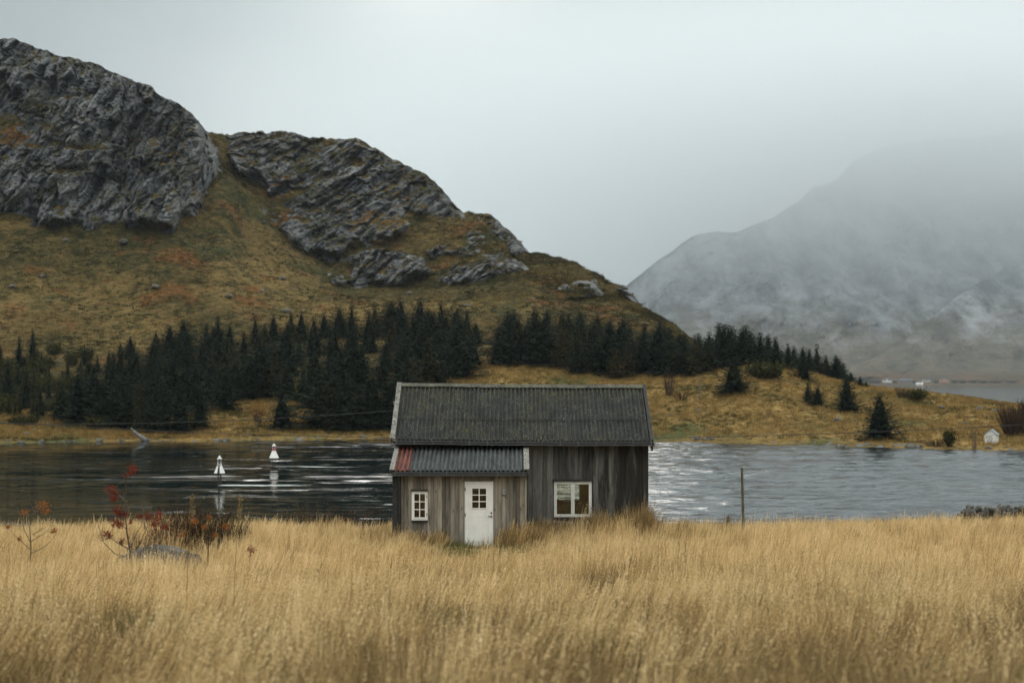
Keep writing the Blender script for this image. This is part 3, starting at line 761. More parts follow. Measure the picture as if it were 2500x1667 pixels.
sow(7500, 22, 36, 4, [0, 1, 4, 5, 6], 0.95)
sow(13000, 36, 64, 6, [4, 5, 6], 0.92)
sow(2000, 6.5, 30, 3, [7, 8, 9, 10], 0.9, lambda x, y: fbm(x / 3.5, y / 3.5, 3.3, 3) > 0.05)
sow(3400, 6.5, 26, 3, [7, 8, 9, 10, 10], 0.85, lambda x, y: fbm(x / 2.5, y / 2.5, 13.3, 3) + (x / (0.36 * y)) * 0.35 > 0.1)
sow(1500, 30, 63, 5, [7, 8], 0.95, lambda x, y: fbm(x / 4, y / 4, 6.3, 3) > 0.22)
sow(110, 7, 48, 3, [11, 12, 13], 0.72, lambda x, y: (fbm(x / 4, y / 4, 1.3, 3) + x / 30 > 0.08))
sow(12, 7, 24, 2, [11, 12, 13], 0.7)
sow(1400, 56, 64, 6, [7, 8, 4, 5], 1.1)
sow(2400, 6.5, 21, 3, [9, 10], 1.25, lambda x, y: fbm(x / 1.8, y / 4.5, 61.3, 3) + 0.22 * x / (0.36 * y) > 0.20)
sow(500, 20, 45, 3, [9, 10, 7], 1.0, lambda x, y: fbm(x / 2.5, y / 3.0, 71.3, 3) > 0.38)
def ring(n, x0, x1, y0, y1, kinds, hs):
    x = rng.uniform(x0, x1, n); y = rng.uniform(y0, y1, n); k = ~in_house(x, y); x, y = x[k], y[k]; m = len(x)
    pts.append(np.stack([x, y, field_z(x, y)], -1)); var.append(rng.choice(kinds, m))
    s_ = rng.uniform(0.75, 1.25, m) * hs * (1 + 0.25 * fbm(x / 0.9, y / 3, 2.1, 2))
    sc.append(np.stack([rng.uniform(0.8, 1.1, m), rng.uniform(0.8, 1.1, m), s_], -1))
ring(150, 0.55, 4.6, 44.9, 45.88, [7, 8, 4, 5, 7], 1.12)
ring(70, 2.6, 4.6, 45.2, 45.88, [7, 8], 1.25)
ring(60, -0.45, 0.7, 43.2, 43.88, [7, 8, 4], 0.95)
ring(70, -3.9, -2.1, 43.1, 43.88, [7, 8, 4, 5], 0.85)
ring(26, -2.1, -1.5, 43.3, 43.88, [9, 10, 17], 0.6)
ring(60, -5.0, -3.8, 43.5, 50, [7, 4, 5], 0.9)
ring(60, 4.5, 5.6, 45, 51, [7, 4, 5], 0.9)
ring(260, -2.3, 0.3, 38.0, 43.95, [17, 17, 10], 0.7)
GP = np.concatenate(pts); GV = np.concatenate(var); GS = np.concatenate(sc)
lx_ = 0.55 * fbm(GP[:, 0] / 2.2, GP[:, 1] / 3.5, 31.1, 3) + 0.05; ly_ = 0.35 * fbm(GP[:, 0] / 2.6, GP[:, 1] / 3.0, 41.1, 3)
GR = np.stack([ly_ + rng.normal(0, 0.05, len(GP)), lx_ + rng.normal(0.0, 0.06, len(GP)), rng.uniform(-0.6, 0.6, len(GP))], -1)
# flattened gaps where the straw thins out and the darker undergrowth shows
nr_ = 1 - sstep(11, 27, GP[:, 1])
gap = fbm(GP[:, 0] / 1.9, GP[:, 1] / 5.5, 51.1, 3) + 0.40 * nr_ + 0.10 * nr_ * GP[:, 0] / (0.36 * GP[:, 1])
gone = (gap > 0.34) & np.isin(GV, [0, 1, 2, 3, 4, 5, 6, 14, 15, 16]) & (rng.random(len(GP)) < 0.85) & (GP[:, 1] < 41)
GP, GV, GS, GR = GP[~gone], GV[~gone], GS[~gone], GR[~gone]
scatter('dry_grass', src, GP, GR, GS, GV, 'tall straw coloured grass covering the whole near meadow', 'grass')

# tussocks on the far bank
bsrc = []
bstraw = grass_mat('bank_straw', (0.10, 0.070, 0.022), (0.24, 0.155, 0.052), (0.40, 0.27, 0.105), 0.3)
bolive = grass_mat('bank_olive', (0.035, 0.036, 0.012), (0.075, 0.066, 0.022), (0.13, 0.10, 0.036), 0.25)
for i in range(3): bsrc.append(tuft('tussock_a%d' % i, 700 + i, 16, 0.35, 0.75, 0.050, 0.40, 0.12, bstraw, 0.0))
for i in range(2): bsrc.append(tuft('tussock_b%d' % i, 800 + i, 18, 0.25, 0.55, 0.060, 0.45, 0.08, bolive, 0.0))
hsrc = []
hstraw = grass_mat('slope_straw', (0.045, 0.036, 0.012), (0.115, 0.084, 0.028), (0.25, 0.18, 0.070), 0.25)
heath = grass_mat('slope_heath', (0.012, 0.014, 0.005), (0.035, 0.033, 0.012), (0.085, 0.060, 0.020), 0.15)
for i in range(3): hsrc.append(tuft('slope_a%d' % i, 1700 + i, 14, 0.30, 0.62, 0.075, 0.50, 0.08, hstraw, 0.0))
for i in range(2): hsrc.append(tuft('slope_b%d' % i, 1800 + i, 18, 0.25, 0.60, 0.085, 0.55, 0.05, heath, 0.0))
cand = np.argwhere((SEG > 2.15) & (SEG < 5.0) & (rockm < 0.3) & (UU > -60) & (UU < 1900))
cand = cand[rng.choice(len(cand), 30000, replace=False)]
ra, ca_ = cand[:, 0], cand[:, 1]
hp = np.stack([HX2[ra, ca_], HY2[ra, ca_], HZ2[ra, ca_]], -1)
hk = fbm(hp[:, 0] / 14, hp[:, 2] / 9, hp[:, 1] / 20, 3) + rng.normal(0, 0.18, len(hp)) - 0.12 * sstep(3.6, 4.3, SEG[ra, ca_])
hv = np.where(hk < 0.02, rng.integers(3, 5, len(hp)), rng.integers(0, 3, len(hp)))
hs_ = np.repeat(rng.uniform(0.7, 1.9, len(hp))[:, None], 3, 1); hs_[:, 2] *= 0.75
scatter('slope_grass', hsrc, hp, np.stack([0 * hk, 0 * hk, rng.uniform(-3.14, 3.14, len(hp))], -1), hs_, hv, 'tussocks of straw grass and dark heath on the hill slope', 'grass')
n = 26000
uu = rng.uniform(-60, 2600, n); fr = rng.uniform(0.02, 1.0, n) ** 0.85
ii = np.clip(((uu - U[0]) / 3.5).round().astype(int), 0, len(U) - 1)
yy_ = ys[ii] + 0.4 + fr * (yb[ii] + 16 - ys[ii])
zz_ = np.array([np.interp(a, G_Y[:, k], G_Z[:, k]) for a, k in zip(yy_, ii)])
xx_ = (uu - 1250) / F * yy_
sel = zz_ > WATER + 0.12
on = fbm(xx_ / 9, yy_ / 9, 1.9, 3)
vb_ = np.where(on + rng.normal(0, 0.16, n) > 0.22, rng.integers(3, 5, n), rng.integers(0, 3, n))
bp = np.stack([xx_, yy_, zz_], -1)[sel]
bs = np.repeat(rng.uniform(0.7, 1.3, n)[:, None], 3, 1)[sel]
scatter('bank_grass', bsrc, bp, np.stack([0 * bp[:, 0], 0 * bp[:, 0], rng.uniform(-3.14, 3.14, len(bp))], -1), bs, vb_[sel], 'golden tussock grass on the far bank across the water', 'grass')
# ------------------------------------------------------------------ spruces
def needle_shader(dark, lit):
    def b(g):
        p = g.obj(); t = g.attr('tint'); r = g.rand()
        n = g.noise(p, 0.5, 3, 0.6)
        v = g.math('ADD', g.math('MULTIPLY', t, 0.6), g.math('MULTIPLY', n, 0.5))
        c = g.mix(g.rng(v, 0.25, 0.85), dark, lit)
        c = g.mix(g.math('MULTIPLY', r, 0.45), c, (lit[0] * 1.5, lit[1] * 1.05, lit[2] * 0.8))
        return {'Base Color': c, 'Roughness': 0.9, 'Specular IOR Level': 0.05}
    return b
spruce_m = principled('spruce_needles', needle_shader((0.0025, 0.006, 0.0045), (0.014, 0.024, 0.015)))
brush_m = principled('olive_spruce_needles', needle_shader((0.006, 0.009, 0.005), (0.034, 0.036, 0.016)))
bark_m = plain('bark', (0.055, 0.042, 0.032), 0.9, var=0.4, scale=6)
def spruce_meshes(seed, h=10.0, rad=2.3, levels=26, mat=None, low=0.04, ragged=0.2, shape=0.85, dens=0.42):
    rd = random.Random(seed); m = MB()
    prof = [rd.uniform(1 - ragged, 1 + ragged) for _ in range(levels)]
    lop = [(rd.uniform(0, 6.283), rd.uniform(0.0, ragged)) for _ in range(3)]
    for i in range(levels):
        t = i / (levels - 1)
        z = h * (low + (0.985 - low) * t)
        rr = rad * max(0.05, (1 - t) ** shape) * prof[i] + 0.10
        if t < 0.12: rr *= 0.72 + 2.3 * t
        nb = 10 if t < 0.6 else 6
        off = rd.uniform(0, 6.283)
        for k in range(nb):
            a = off + 6.283 * k / nb + rd.gauss(0, 0.16)
            L = rr * rd.choice((0.6, 0.8, 0.95, 1.05, 1.2)) * rd.uniform(0.85, 1.12) * (1 + sum(q * math.cos(a - b_) for b_, q in lop) * 0.6)
            dv = Vector((math.cos(a), math.sin(a), 0)); sd_ = Vector((-dv.y, dv.x, 0))
            rise = -0.30 + 0.75 * t + rd.gauss(0, 0.07)
            ns = max(2, int(L / dens))
            for j in range(ns):
                q = (j + rd.uniform(0.2, 1.0)) / ns
                c = Vector((0, 0, z)) + dv * L * q + Vector((0, 0, L * (rise * q + 0.22 * q * q)))
                w_ = (0.44 * (1 - 0.45 * q) + 0.12) * (0.55 + 0.45 * (1 - t)) * rd.uniform(0.7, 1.3)
                for s_ in (-1, 1):
                    tipv = (dv * rd.uniform(0.5, 1.0) + sd_ * s_ * rd.uniform(0.3, 1.0) + Vector((0, 0, rd.uniform(-0.75, 0.15)))).normalized()
                    L2 = w_ * rd.uniform(1.1, 1.9)
                    nr = tipv.cross(Vector((rd.gauss(0, .4), rd.gauss(0, .4), 1))).normalized() * w_ * 0.36
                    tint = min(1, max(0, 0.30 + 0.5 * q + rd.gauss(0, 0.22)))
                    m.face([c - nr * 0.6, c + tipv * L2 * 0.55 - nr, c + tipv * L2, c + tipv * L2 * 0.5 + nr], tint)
    # dense dark heart of the crown
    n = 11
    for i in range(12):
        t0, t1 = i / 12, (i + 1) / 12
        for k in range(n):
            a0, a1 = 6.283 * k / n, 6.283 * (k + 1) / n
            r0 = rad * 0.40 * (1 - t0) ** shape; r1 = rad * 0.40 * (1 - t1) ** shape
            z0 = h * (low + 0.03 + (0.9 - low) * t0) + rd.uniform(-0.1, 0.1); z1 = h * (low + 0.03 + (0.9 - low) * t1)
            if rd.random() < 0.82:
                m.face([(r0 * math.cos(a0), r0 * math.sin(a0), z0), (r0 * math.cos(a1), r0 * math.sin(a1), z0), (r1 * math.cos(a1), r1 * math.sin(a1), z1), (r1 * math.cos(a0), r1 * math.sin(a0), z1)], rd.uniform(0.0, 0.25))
    crown = m.mesh('crown'); crown.materials.append(mat or spruce_m)
    tm = MB(); tm.tube([(0, 0, -0.4), (0.03, 0, h * 0.3), (0, 0.02, h * 0.7), (0, 0, h * 1.0)], [0.17, 0.13, 0.07, 0.015], 7)
    trunk = tm.mesh('trunk'); trunk.materials.append(bark_m)
    return crown, trunk, h
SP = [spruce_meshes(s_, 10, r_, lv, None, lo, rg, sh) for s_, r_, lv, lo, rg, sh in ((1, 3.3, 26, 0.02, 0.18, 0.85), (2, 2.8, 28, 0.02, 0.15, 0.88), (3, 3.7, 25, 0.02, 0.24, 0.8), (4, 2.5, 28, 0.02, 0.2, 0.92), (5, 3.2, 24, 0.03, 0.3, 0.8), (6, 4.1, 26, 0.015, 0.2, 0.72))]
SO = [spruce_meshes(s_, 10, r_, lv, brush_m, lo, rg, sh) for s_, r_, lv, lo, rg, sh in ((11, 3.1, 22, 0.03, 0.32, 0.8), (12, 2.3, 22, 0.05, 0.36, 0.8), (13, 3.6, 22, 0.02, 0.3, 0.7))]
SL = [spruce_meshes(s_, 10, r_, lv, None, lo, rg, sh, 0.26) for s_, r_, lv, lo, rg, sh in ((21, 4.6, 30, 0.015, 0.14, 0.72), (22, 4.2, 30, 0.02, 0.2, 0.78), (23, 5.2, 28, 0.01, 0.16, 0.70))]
def tree(kind, loc, h, label, group=None, wide=1.0, rz=None):
    crown, trunk, H = kind
    k = h / H
    t = thing('spruce_tree', label, 'tree', loc, group, random.uniform(0, 6.28) if rz is None else rz)
    t.scale = (k * wide, k * wide, k)
    link('crown', crown, t); link('trunk', trunk, t)
    return t
ntree = 0
def top_h(loc, vt):
    return max(1.2, (HZ - vt) / F * loc.y - loc.z)
# lone spruces on the golden bank: u, base row, top row, kind, width, label
for u, v0, v1, k, wd, lab in (
    (1791, 958, 873, 5, 1.35, 'broad flat bottomed spruce alone on the grass below the right-hand wood'),
    (1961, 930, 868, 2, 1.15, 'spruce on the knoll with a smaller pair of spruces just below it'),
    (1972, 986, 934, 4, 0.95, 'left one of two small spruces growing together under the grassy knoll'),
    (1996, 992, 942, 2, 1.25, 'right one of two small spruces growing together under the grassy knoll'),
    (2067, 1006, 914, 0, 1.05, 'tall lone spruce at the tip of the wood above the roundest bank spruce'),
    (2147, 1069, 959, 2, 1.18, 'large dense cone shaped spruce closest to the water on the right bank'),
    (1502, 925, 846, 4, 1.15, 'small olive spruce standing out in the grass before the right-hand wood'),
    (1408, 912, 828, 5, 0.95, 'wide spruce at the front foot of the right-hand wood'),
    (1245, 893, 772, 5, 0.9, 'big spruce beside the grassy gap between the two woods'),
    (553, 1004, 904, 5, 0.9, 'spruce standing alone in a grassy notch before the left-hand wood'),
    (689, 1046, 952, 5, 1.12, 'rounded dark spruce beside the orange leaved little tree'),
    (2100, 944, 918, 1, 1.2, 'tiny spruce on the crest just right of the end of the wood'),
    (2114, 946, 930, 1, 1.4, 'smallest spruce on the crest before the far fjord'),
    (150, 1023, 932, 2, 1.1, 'dark bushy spruce on the left bank above the shore stones'),
    (340, 1052, 930, 5, 0.85, 'olive tinged spruce above the bleached stump on the shore'),
    (395, 1053, 925, 2, 0.9, 'tall spruce between its neighbours in the shore clump left of the notch'),
    (440, 1052, 935, 0, 1.0, 'full spruce second from the right in the shore clump'),
    (487, 1046, 940, 1, 1.1, 'narrow dark spruce at the right end of the shore clump'),
    (318, 1050, 965, 1, 1.1, 'lower pointed spruce at the left end of the shore clump'),
    (370, 1056, 968, 4, 1.0, 'short spruce in front of the shore clump'),
    (795, 1050, 930, 4, 1.0, 'yellowish olive spruce beside the grey pole left of the cabin roof'),
    (845, 1050, 912, 2, 0.95, 'large dark spruce second left of the cabin roof'),
    (905, 1050, 915, 5, 0.85, 'spruce directly left of the cabin roof at the water'),
    (955, 1050, 925, 0, 1.0, 'spruce partly hidden behind the left end of the cabin roof'),
):
    loc = plant(u, v0); loc.z -= 0.1
    kk = SO[0] if 'olive' in lab else (SL[k % 3] if u > 1700 else SP[k])
    tree(kk, loc, top_h(loc, v1), lab, 'lone spruces on the far bank', wd * (1.0 if u > 1700 else 1.3))
    ntree += 1
# the planted woods, tree by tree
TOPL = [(175, 885), (230, 862), (300, 826), (350, 800), (400, 788), (450, 778), (520, 775), (600, 778), (660, 768), (715, 752), (760, 758), (800, 760), (860, 738), (900, 745), (950, 732), (1010, 722), (1050, 728), (1100, 742), (1140, 758), (1175, 790), (1182, 840)]
TOPR = [(1208, 800), (1225, 758), (1260, 745), (1300, 740), (1350, 752), (1400, 752), (1450, 765), (1500, 772), (1560, 778), (1610, 772), (1650, 788), (1700, 808), (1735, 806), (1762, 785), (1800, 786), (1850, 796), (1900, 822), (1935, 838), (1960, 846), (1985, 838), (2010, 848), (2035, 862), (2060, 880), (2085, 912)]
LOWL = [(175, 1030), (250, 1035), (300, 1045), (480, 1000), (520, 985), (560, 985), (640, 972), (760, 975), (800, 1035), (960, 1040), (1010, 985), (1060, 950), (1110, 915), (1150, 890), (1182, 865)]
LOWR = [(1208, 890), (1300, 892), (1420, 902), (1550, 914), (1650, 915), (1740, 912), (1770, 900), (1830, 892), (1880, 895), (1960, 905), (2010, 912), (2060, 925), (2085, 940)]
def wood(TOP, LOW, u0, u1, rows, per, label, group):
    global ntree
    for r_ in range(rows):
        f = r_ / (rows - 1)
        cnt = per[r_]
        for k in range(cnt):
            u = u0 + (u1 - u0) * (k + 0.5 + random.uniform(-0.42, 0.42)) / cnt
            vl = float(np.interp(u, *zip(*LOW))); vt = float(np.interp(u, *zip(*TOP)))
            loc0 = plant(u, vl)
            back = max(loc0.y + 8, float(np.interp(u, *zip(*FORY))) - 4)
            y = loc0.y + (back - loc0.y) * f + random.uniform(-2.5, 2.5)
            z = ground_at(u, y)
            loc = Vector(((u - 1250) / F * y, y, z - 0.15))
            hmax = top_h(loc, vt + random.uniform(-4, 12))
            h = random.uniform(7.5, 10.5) if f < 0.95 else hmax
            if f >= 0.95: h = min(hmax, 15)
            h = min(h, hmax)
            if h < 2.0: continue
            kk = (random.choice(SP + SL[:2]) if r_ > 0 else random.choice(SL + SP[:3])) if random.random() < 0.80 else random.choice(SO)
            tree(kk, loc, h * (random.uniform(0.76, 1.0) if f < 0.95 else random.uniform(0.95, 1.0)), label, group, random.uniform(1.2, 1.65))
            ntree += 1
wood(TOPL, LOWL, 185, 1172, 5, [35, 27, 22, 20, 24], 'dark spruce packed among its like in the dense wood left of the grassy gap', 'spruces of the left-hand wood')
wood(TOPR, LOWR, 1212, 2084, 4, [26, 20, 18, 26], 'dark spruce packed among its like in the dense wood right of the grassy gap', 'spruces of the right-hand wood')
# loose young spruces on the slope at the far left
for k in range(56):
    u = random.uniform(-40, 210) if random.random() < 0.8 else random.uniform(200, 330); v = 885 + 143 * random.random() ** 0.75
    if (u > 210 and v > 930) or (v < 920 and random.random() < 0.35): continue
    loc = plant(u, v); loc.z -= 0.1
    tree(random.choice(SO + SP[:2]), loc, random.uniform(2.2, 5.6), 'loosely spaced olive green young spruce on the heathery slope left of the wood', 'young spruces on the left slope', random.uniform(0.8, 1.15)); ntree += 1
for u, v0, v1, lab in ((80, 885, 803, 'dark spire shaped spruce highest up on the open left slope'), (47, 905, 820, 'slim spruce beside the highest spire spruce on the left slope'), (20, 985, 880, 'tall shaded spruce at the left edge of the picture'), (65, 1000, 900, 'shaded spruce second from the left edge above the shore stones')):
    loc = plant(u, v0); tree(SP[1], loc, top_h(loc, v1), lab, None, 1.0); ntree += 1

# ------------------------------------------------------------------ bushes and bare shrubs
def twigs(m, base, n, h, spread, rad, rd, lean=(0, 0), fork=3, tint=None):
    tips = []
    for i in range(n):
        a = rd.uniform(0, 6.283); s_ = spread * math.sqrt(rd.random())
        b = base + Vector((math.cos(a) * s_ * 0.45, math.sin(a) * s_ * 0.45, -0.05))
        hh = h * rd.uniform(0.55, 1.05)
        tip = base + Vector((math.cos(a) * s_ + lean[0] * hh, math.sin(a) * s_ + lean[1] * hh, hh))
        midp = b.lerp(tip, 0.5) + Vector((rd.gauss(0, 0.05), rd.gauss(0, 0.05), 0.06 * hh))
        m.tube([b, midp, tip], [rad, rad * 0.7, rad * 0.25], 3, rd.random(), False)
        tips.append(tip)
        for k in range(fork):
            q = rd.uniform(0.3, 0.85); p = b.lerp(midp, q * 2) if q < 0.5 else midp.lerp(tip, q * 2 - 1)
            e = p + Vector((rd.gauss(0, 0.16), rd.gauss(0, 0.16), rd.uniform(0.10, 0.30))) * hh * 0.8
            m.tube([p, p.lerp(e, 0.5) + Vector((0, 0, 0.02)), e], [rad * 0.5, rad * 0.4, rad * 0.18], 3, rd.random(), False)
            tips.append(e)
    return tips
def leaves(m, tips, per, size, rd, jit=0.08):
    for t in tips:
        for k in range(per):
            c = t + Vector((rd.gauss(0, jit), rd.gauss(0, jit), rd.gauss(0, jit)))
            a = Vector((rd.gauss(0, 1), rd.gauss(0, 1), rd.gauss(0, 1))).normalized() * size * rd.uniform(0.6, 1.3); b = a.orthogonal().normalized() * size * 0.5
            m.face([c - a, c + b, c + a, c - b], rd.random())
def leafmat(name, a, b, tr=0.3):
    m, g, out = material(name)
    c = g.mix(g.attr('tint'), a, b)
    d = g.n('ShaderNodeBsdfDiffuse', {'Color': c}); t = g.n('ShaderNodeBsdfTranslucent', {'Color': c})
    g.nt.links.new(g.n('ShaderNodeMixShader', {0: tr, 1: d.outputs[0], 2: t.outputs[0]}).outputs[0], out.inputs['Surface'])
    return m
twig_m = leafmat('brown_twig', (0.030, 0.020, 0.014), (0.075, 0.050, 0.034), 0.0)
grey_twig = leafmat('grey_twig', (0.07, 0.055, 0.042), (0.17, 0.135, 0.105), 0.0)
red_leaf = leafmat('red_leaf', (0.11, 0.020, 0.013), (0.24, 0.048, 0.026), 0.35)
rust_leaf = leafmat('rust_leaf', (0.16, 0.060, 0.018), (0.36, 0.15, 0.045), 0.35)
olive_leaf = leafmat('olive_leaf', (0.014, 0.018, 0.007), (0.055, 0.054, 0.020), 0.2)
def shrub(loc, h, spread, n, rad, label, leaf=None, per=2, lsize=0.05, seed=1, twig=None, lean=(0, 0), fork=3, cat='shrub', group=None, name='shrub', jit=None):
    rd = random.Random(seed)
    t = thing(name, label, cat, loc, group)
    m = MB(); tips = twigs(m, Vector((0, 0, 0)), n, h, spread, rad, rd, lean, fork)
    m.build('branches', twig or twig_m, t)
    if leaf:
        m2 = MB(); leaves(m2, tips, per, lsize, rd, jit or lsize * 1.5); m2.build('foliage', leaf, t)
    return t
def field(u, y, dz=0.0):
    x = (u - 1250) / F * y
    return Vector((x, y, float(field_z(x, y)) + dz))
# dark willow thicket behind the boulder
shrub(field(470, 40.0), 1.7, 1.25, 240, 0.010, 'dense dark brown willow thicket behind the boulder', olive_leaf, 1, 0.020, 21, twig_m, (0.10, 0), 4)
shrub(field(415, 39.0), 1.3, 0.8, 110, 0.009, 'lower dark thicket left of the tall willow behind the boulder', rust_leaf, 1, 0.020, 22, twig_m, (0.05, 0), 4)
shrub(field(540, 39.5), 1.3, 0.8, 110, 0.009, 'brown thicket right of the tall willow behind the boulder', olive_leaf, 2, 0.022, 23, twig_m, (0.14, 0), 4)
shrub(field(800, 55.0), 1.5, 2.2, 130, 0.010, 'wide reddish brown brush at the field edge left of the cabin', rust_leaf, 1, 0.022, 24, twig_m, (0.15, 0), 3)
shrub(field(1788, 56.5), 1.0, 0.9, 50, 0.007, 'low brown brush around the foot of the leaning field pole', rust_leaf, 1, 0.02, 25, twig_m, (0.2, 0), 2)
shrub(field(362, 33.6), 1.15, 0.75, 120, 0.007, 'thin reddish brown twigs tangled behind the crimson rowan sapling', rust_leaf, 1, 0.018, 27, twig_m, (0.12, 0), 4)
# shrubs across the water
for (u, v, h, sp_, n, lab, lf, tw, rad, sz) in (
    (1633, 967, 4.0, 1.1, 26, 'leafless upright shrub on the golden bank left of the thin pole', None, twig_m, 0.05, 0.1),
    (1662, 978, 1.7, 1.6, 46, 'low spreading brown shrub beside the thin pole on the bank', None, twig_m, 0.03, 0.1),
    (1868, 926, 2.0, 3.2, 90, 'low wide dark green bush between the broad spruce and the knoll', olive_leaf, twig_m, 0.04, 0.35),
    (2475, 1062, 4.2, 2.6, 150, 'tall bare purplish brown thicket behind the white shed', None, twig_m, 0.05, 0.1),
    (2520, 1056, 4.6, 2.6, 150, 'tall bare brown thicket at the right edge of the picture', None, twig_m, 0.05, 0.1),
    (2318, 1091, 1.9, 0.7, 50, 'small black green bush on the shore left of the white shed', olive_leaf, twig_m, 0.03, 0.16),
    (2285, 1090, 1.0, 2.2, 70, 'low reddish brown brush on the shore left of the black green bush', None, twig_m, 0.025, 0.1),
    (2203, 972, 1.8, 1.4, 50, 'low brown bush on the crest before the far fjord', None, twig_m, 0.03, 0.1),
    (2240, 976, 1.3, 1.8, 60, 'low dark hedge-like bush on the crest before the fjord', olive_leaf, twig_m, 0.03, 0.22),
    (2380, 1096, 3.2, 0.6, 10, 'thin grey bare sapling on the shore beside the white shed', None, grey_twig, 0.03, 0.1),
    (1385, 1070, 1.0, 1.6, 40, 'rusty brush on the far shore above the cabin roof', rust_leaf, twig_m, 0.02, 0.1),
    (230, 1048, 1.6, 1.6, 60, 'dull green bush on the left bank before the wood', olive_leaf, twig_m, 0.03, 0.2),
    (60, 1040, 1.3, 2.4, 70, 'low dark heath bush above the left shore stones', olive_leaf, twig_m, 0.03, 0.2),
    (180, 955, 2.2, 2.2, 70, 'dark olive bush on the open slope left of the wood', olive_leaf, twig_m, 0.03, 0.3),
    (110, 900, 2.0, 2.4, 70, 'dark olive bush high on the slope by the spire spruce', olive_leaf, twig_m, 0.03, 0.3),
):
    loc = plant(u, v)
    shrub(loc, h, sp_, n, rad, lab, lf, 3, sz, int(u), tw)
rs_ = random.Random(60)
for k in range(26):
    u = rs_.uniform(-20, 215); v = 862 + 165 * rs_.random()
    shrub(plant(u, v), rs_.uniform(1.2, 2.6), rs_.uniform(1.2, 2.4), 40, 0.03, 'dark heathery bush among the young spruces of the left slope', olive_leaf, 4, 0.30, 900 + k, twig_m, group='bushes on the left slope')
# small orange tree between two spruces
loc = plant(630, 1052)
t = thing('rowan_tree', 'small orange leaved tree standing alone on the far shore grass', 'tree', loc)
m = MB(); rd = random.Random(9); m.tube([(0, 0, -0.2), (0.05, 0, 1.4), (0, 0, 2.2)], [0.10, 0.07, 0.05], 6); m.build('trunk', bark_m, t)
m = MB(); tips = twigs(m, Vector((0, 0, 1.4)), 34, 2.7, 1.35, 0.022, rd, (0, 0), 4); m.build('branches', twig_m, t)
m = MB(); leaves(m, tips, 3, 0.06, rd, 0.12); m.build('foliage', rust_leaf, t)
# ------------------------------------------------------------------ rowan saplings in front (outlines taken branch by branch)
def c6(x, y): return x * 0.3189, 1050 + y * 0.3189
def sapling(y, base, stems, clusters, leaf, label, seed, twig, r0=0.018, fill=0):
    rd = random.Random(seed)
    bu, bv = c6(*base)
    root = P(bu, bv, y); root.z = float(field_z(root.x, y)) - 0.05
    t = thing('rowan_sapling', label, 'sapling', root)
    m = MB(); tips = []
    for st in stems:
        pts = [P(*c6(*q), y) for q in st]
        dep = rd.uniform(-0.35, 0.35)
        loc = []
        for i, q in enumerate(pts):
            f_ = i / (len(pts) - 1)
            v = q - root; v.y += dep * f_ * f_
            loc.append(v)
        if st[0] == base: loc[0] = Vector((0, 0, 0))
        rr = [r0 * (1 - 0.75 * i / (len(loc) - 1)) * (1.0 if st[0] == base else 0.62) for i in range(len(loc))]
        m.tube(loc, rr, 5, rd.random(), False)
        tips.append(loc[-1])
        for k in range(fill):
            i = rd.randrange(len(loc) - 1); p = loc[i].lerp(loc[i + 1], rd.random())
            e = p + Vector((rd.gauss(0, 0.10), rd.gauss(0, 0.10), rd.uniform(0.02, 0.16)))
            m.tube([p, e], [0.004, 0.002], 3, rd.random(), False)
    m.build('branches', twig, t)
    m2 = MB()
    for cx, cy, s_ in clusters:
        c = P(*c6(cx, cy), y) - root
        for k in range(int(95 * s_)):
            q = c + Vector((rd.gauss(0, 0.055), rd.gauss(0, 0.06), rd.gauss(0, 0.05))) * s_
            a = Vector((rd.gauss(0, 1), rd.gauss(0, 1), rd.gauss(-0.3, 1))).normalized() * 0.026 * rd.uniform(0.6, 1.3); b = a.orthogonal().normalized() * 0.010
            m2.face([q - a, q + b, q + a, q - b], rd.random())
    m2.build('foliage', leaf, t)
    return t
sapling(30.5, (1030, 1050), [
    [(1030, 1050), (995, 920), (975, 780), (965, 620), (975, 480), (982, 380), (1005, 300)],
    [(965, 545), (920, 500), (895, 465), (870, 440)], [(985, 370), (955, 345)], [(968, 640), (935, 610), (905, 600)],
    [(970, 760), (930, 720), (890, 705)], [(1000, 920), (900, 860), (850, 815), (815, 795)], [(1010, 980), (880, 945), (800, 860), (765, 740), (752, 660)],
    [(995, 900), (1040, 800), (1085, 720), (1075, 660)], [(1010, 960), (1070, 860), (1110, 760), (1130, 660)], [(1020, 1000), (1120, 900), (1170, 800), (1195, 690), (1215, 620)],
    [(1060, 940), (1160, 860), (1240, 780), (1262, 730)], [(850, 820), (790, 840)], [(940, 880), (925, 850)], [(1110, 760), (1100, 540)],
    [(1140, 700), (1150, 560)]],
    [(1015, 295, 0.9), (1000, 330, 0.6), (955, 350, 0.4), (850, 450, 1.0), (880, 480, 1.0), (870, 522, 0.8), (900, 610, 1.0), (915, 645, 0.9), (955, 640, 0.7), (885, 708, 1.0), (915, 722, 0.9),
     (812, 795, 0.9), (838, 808, 0.6), (1070, 660, 0.6), (1130, 655, 0.9), (1195, 680, 1.0), (1215, 640, 0.7), (1180, 720, 0.8), (930, 850, 0.6), (1262, 740, 0.6), (1000, 700, 0.4)],
    red_leaf, 'tallest rowan sapling with crimson leaf tufts beside the boulder', 31, grey_twig, 0.020, 7)
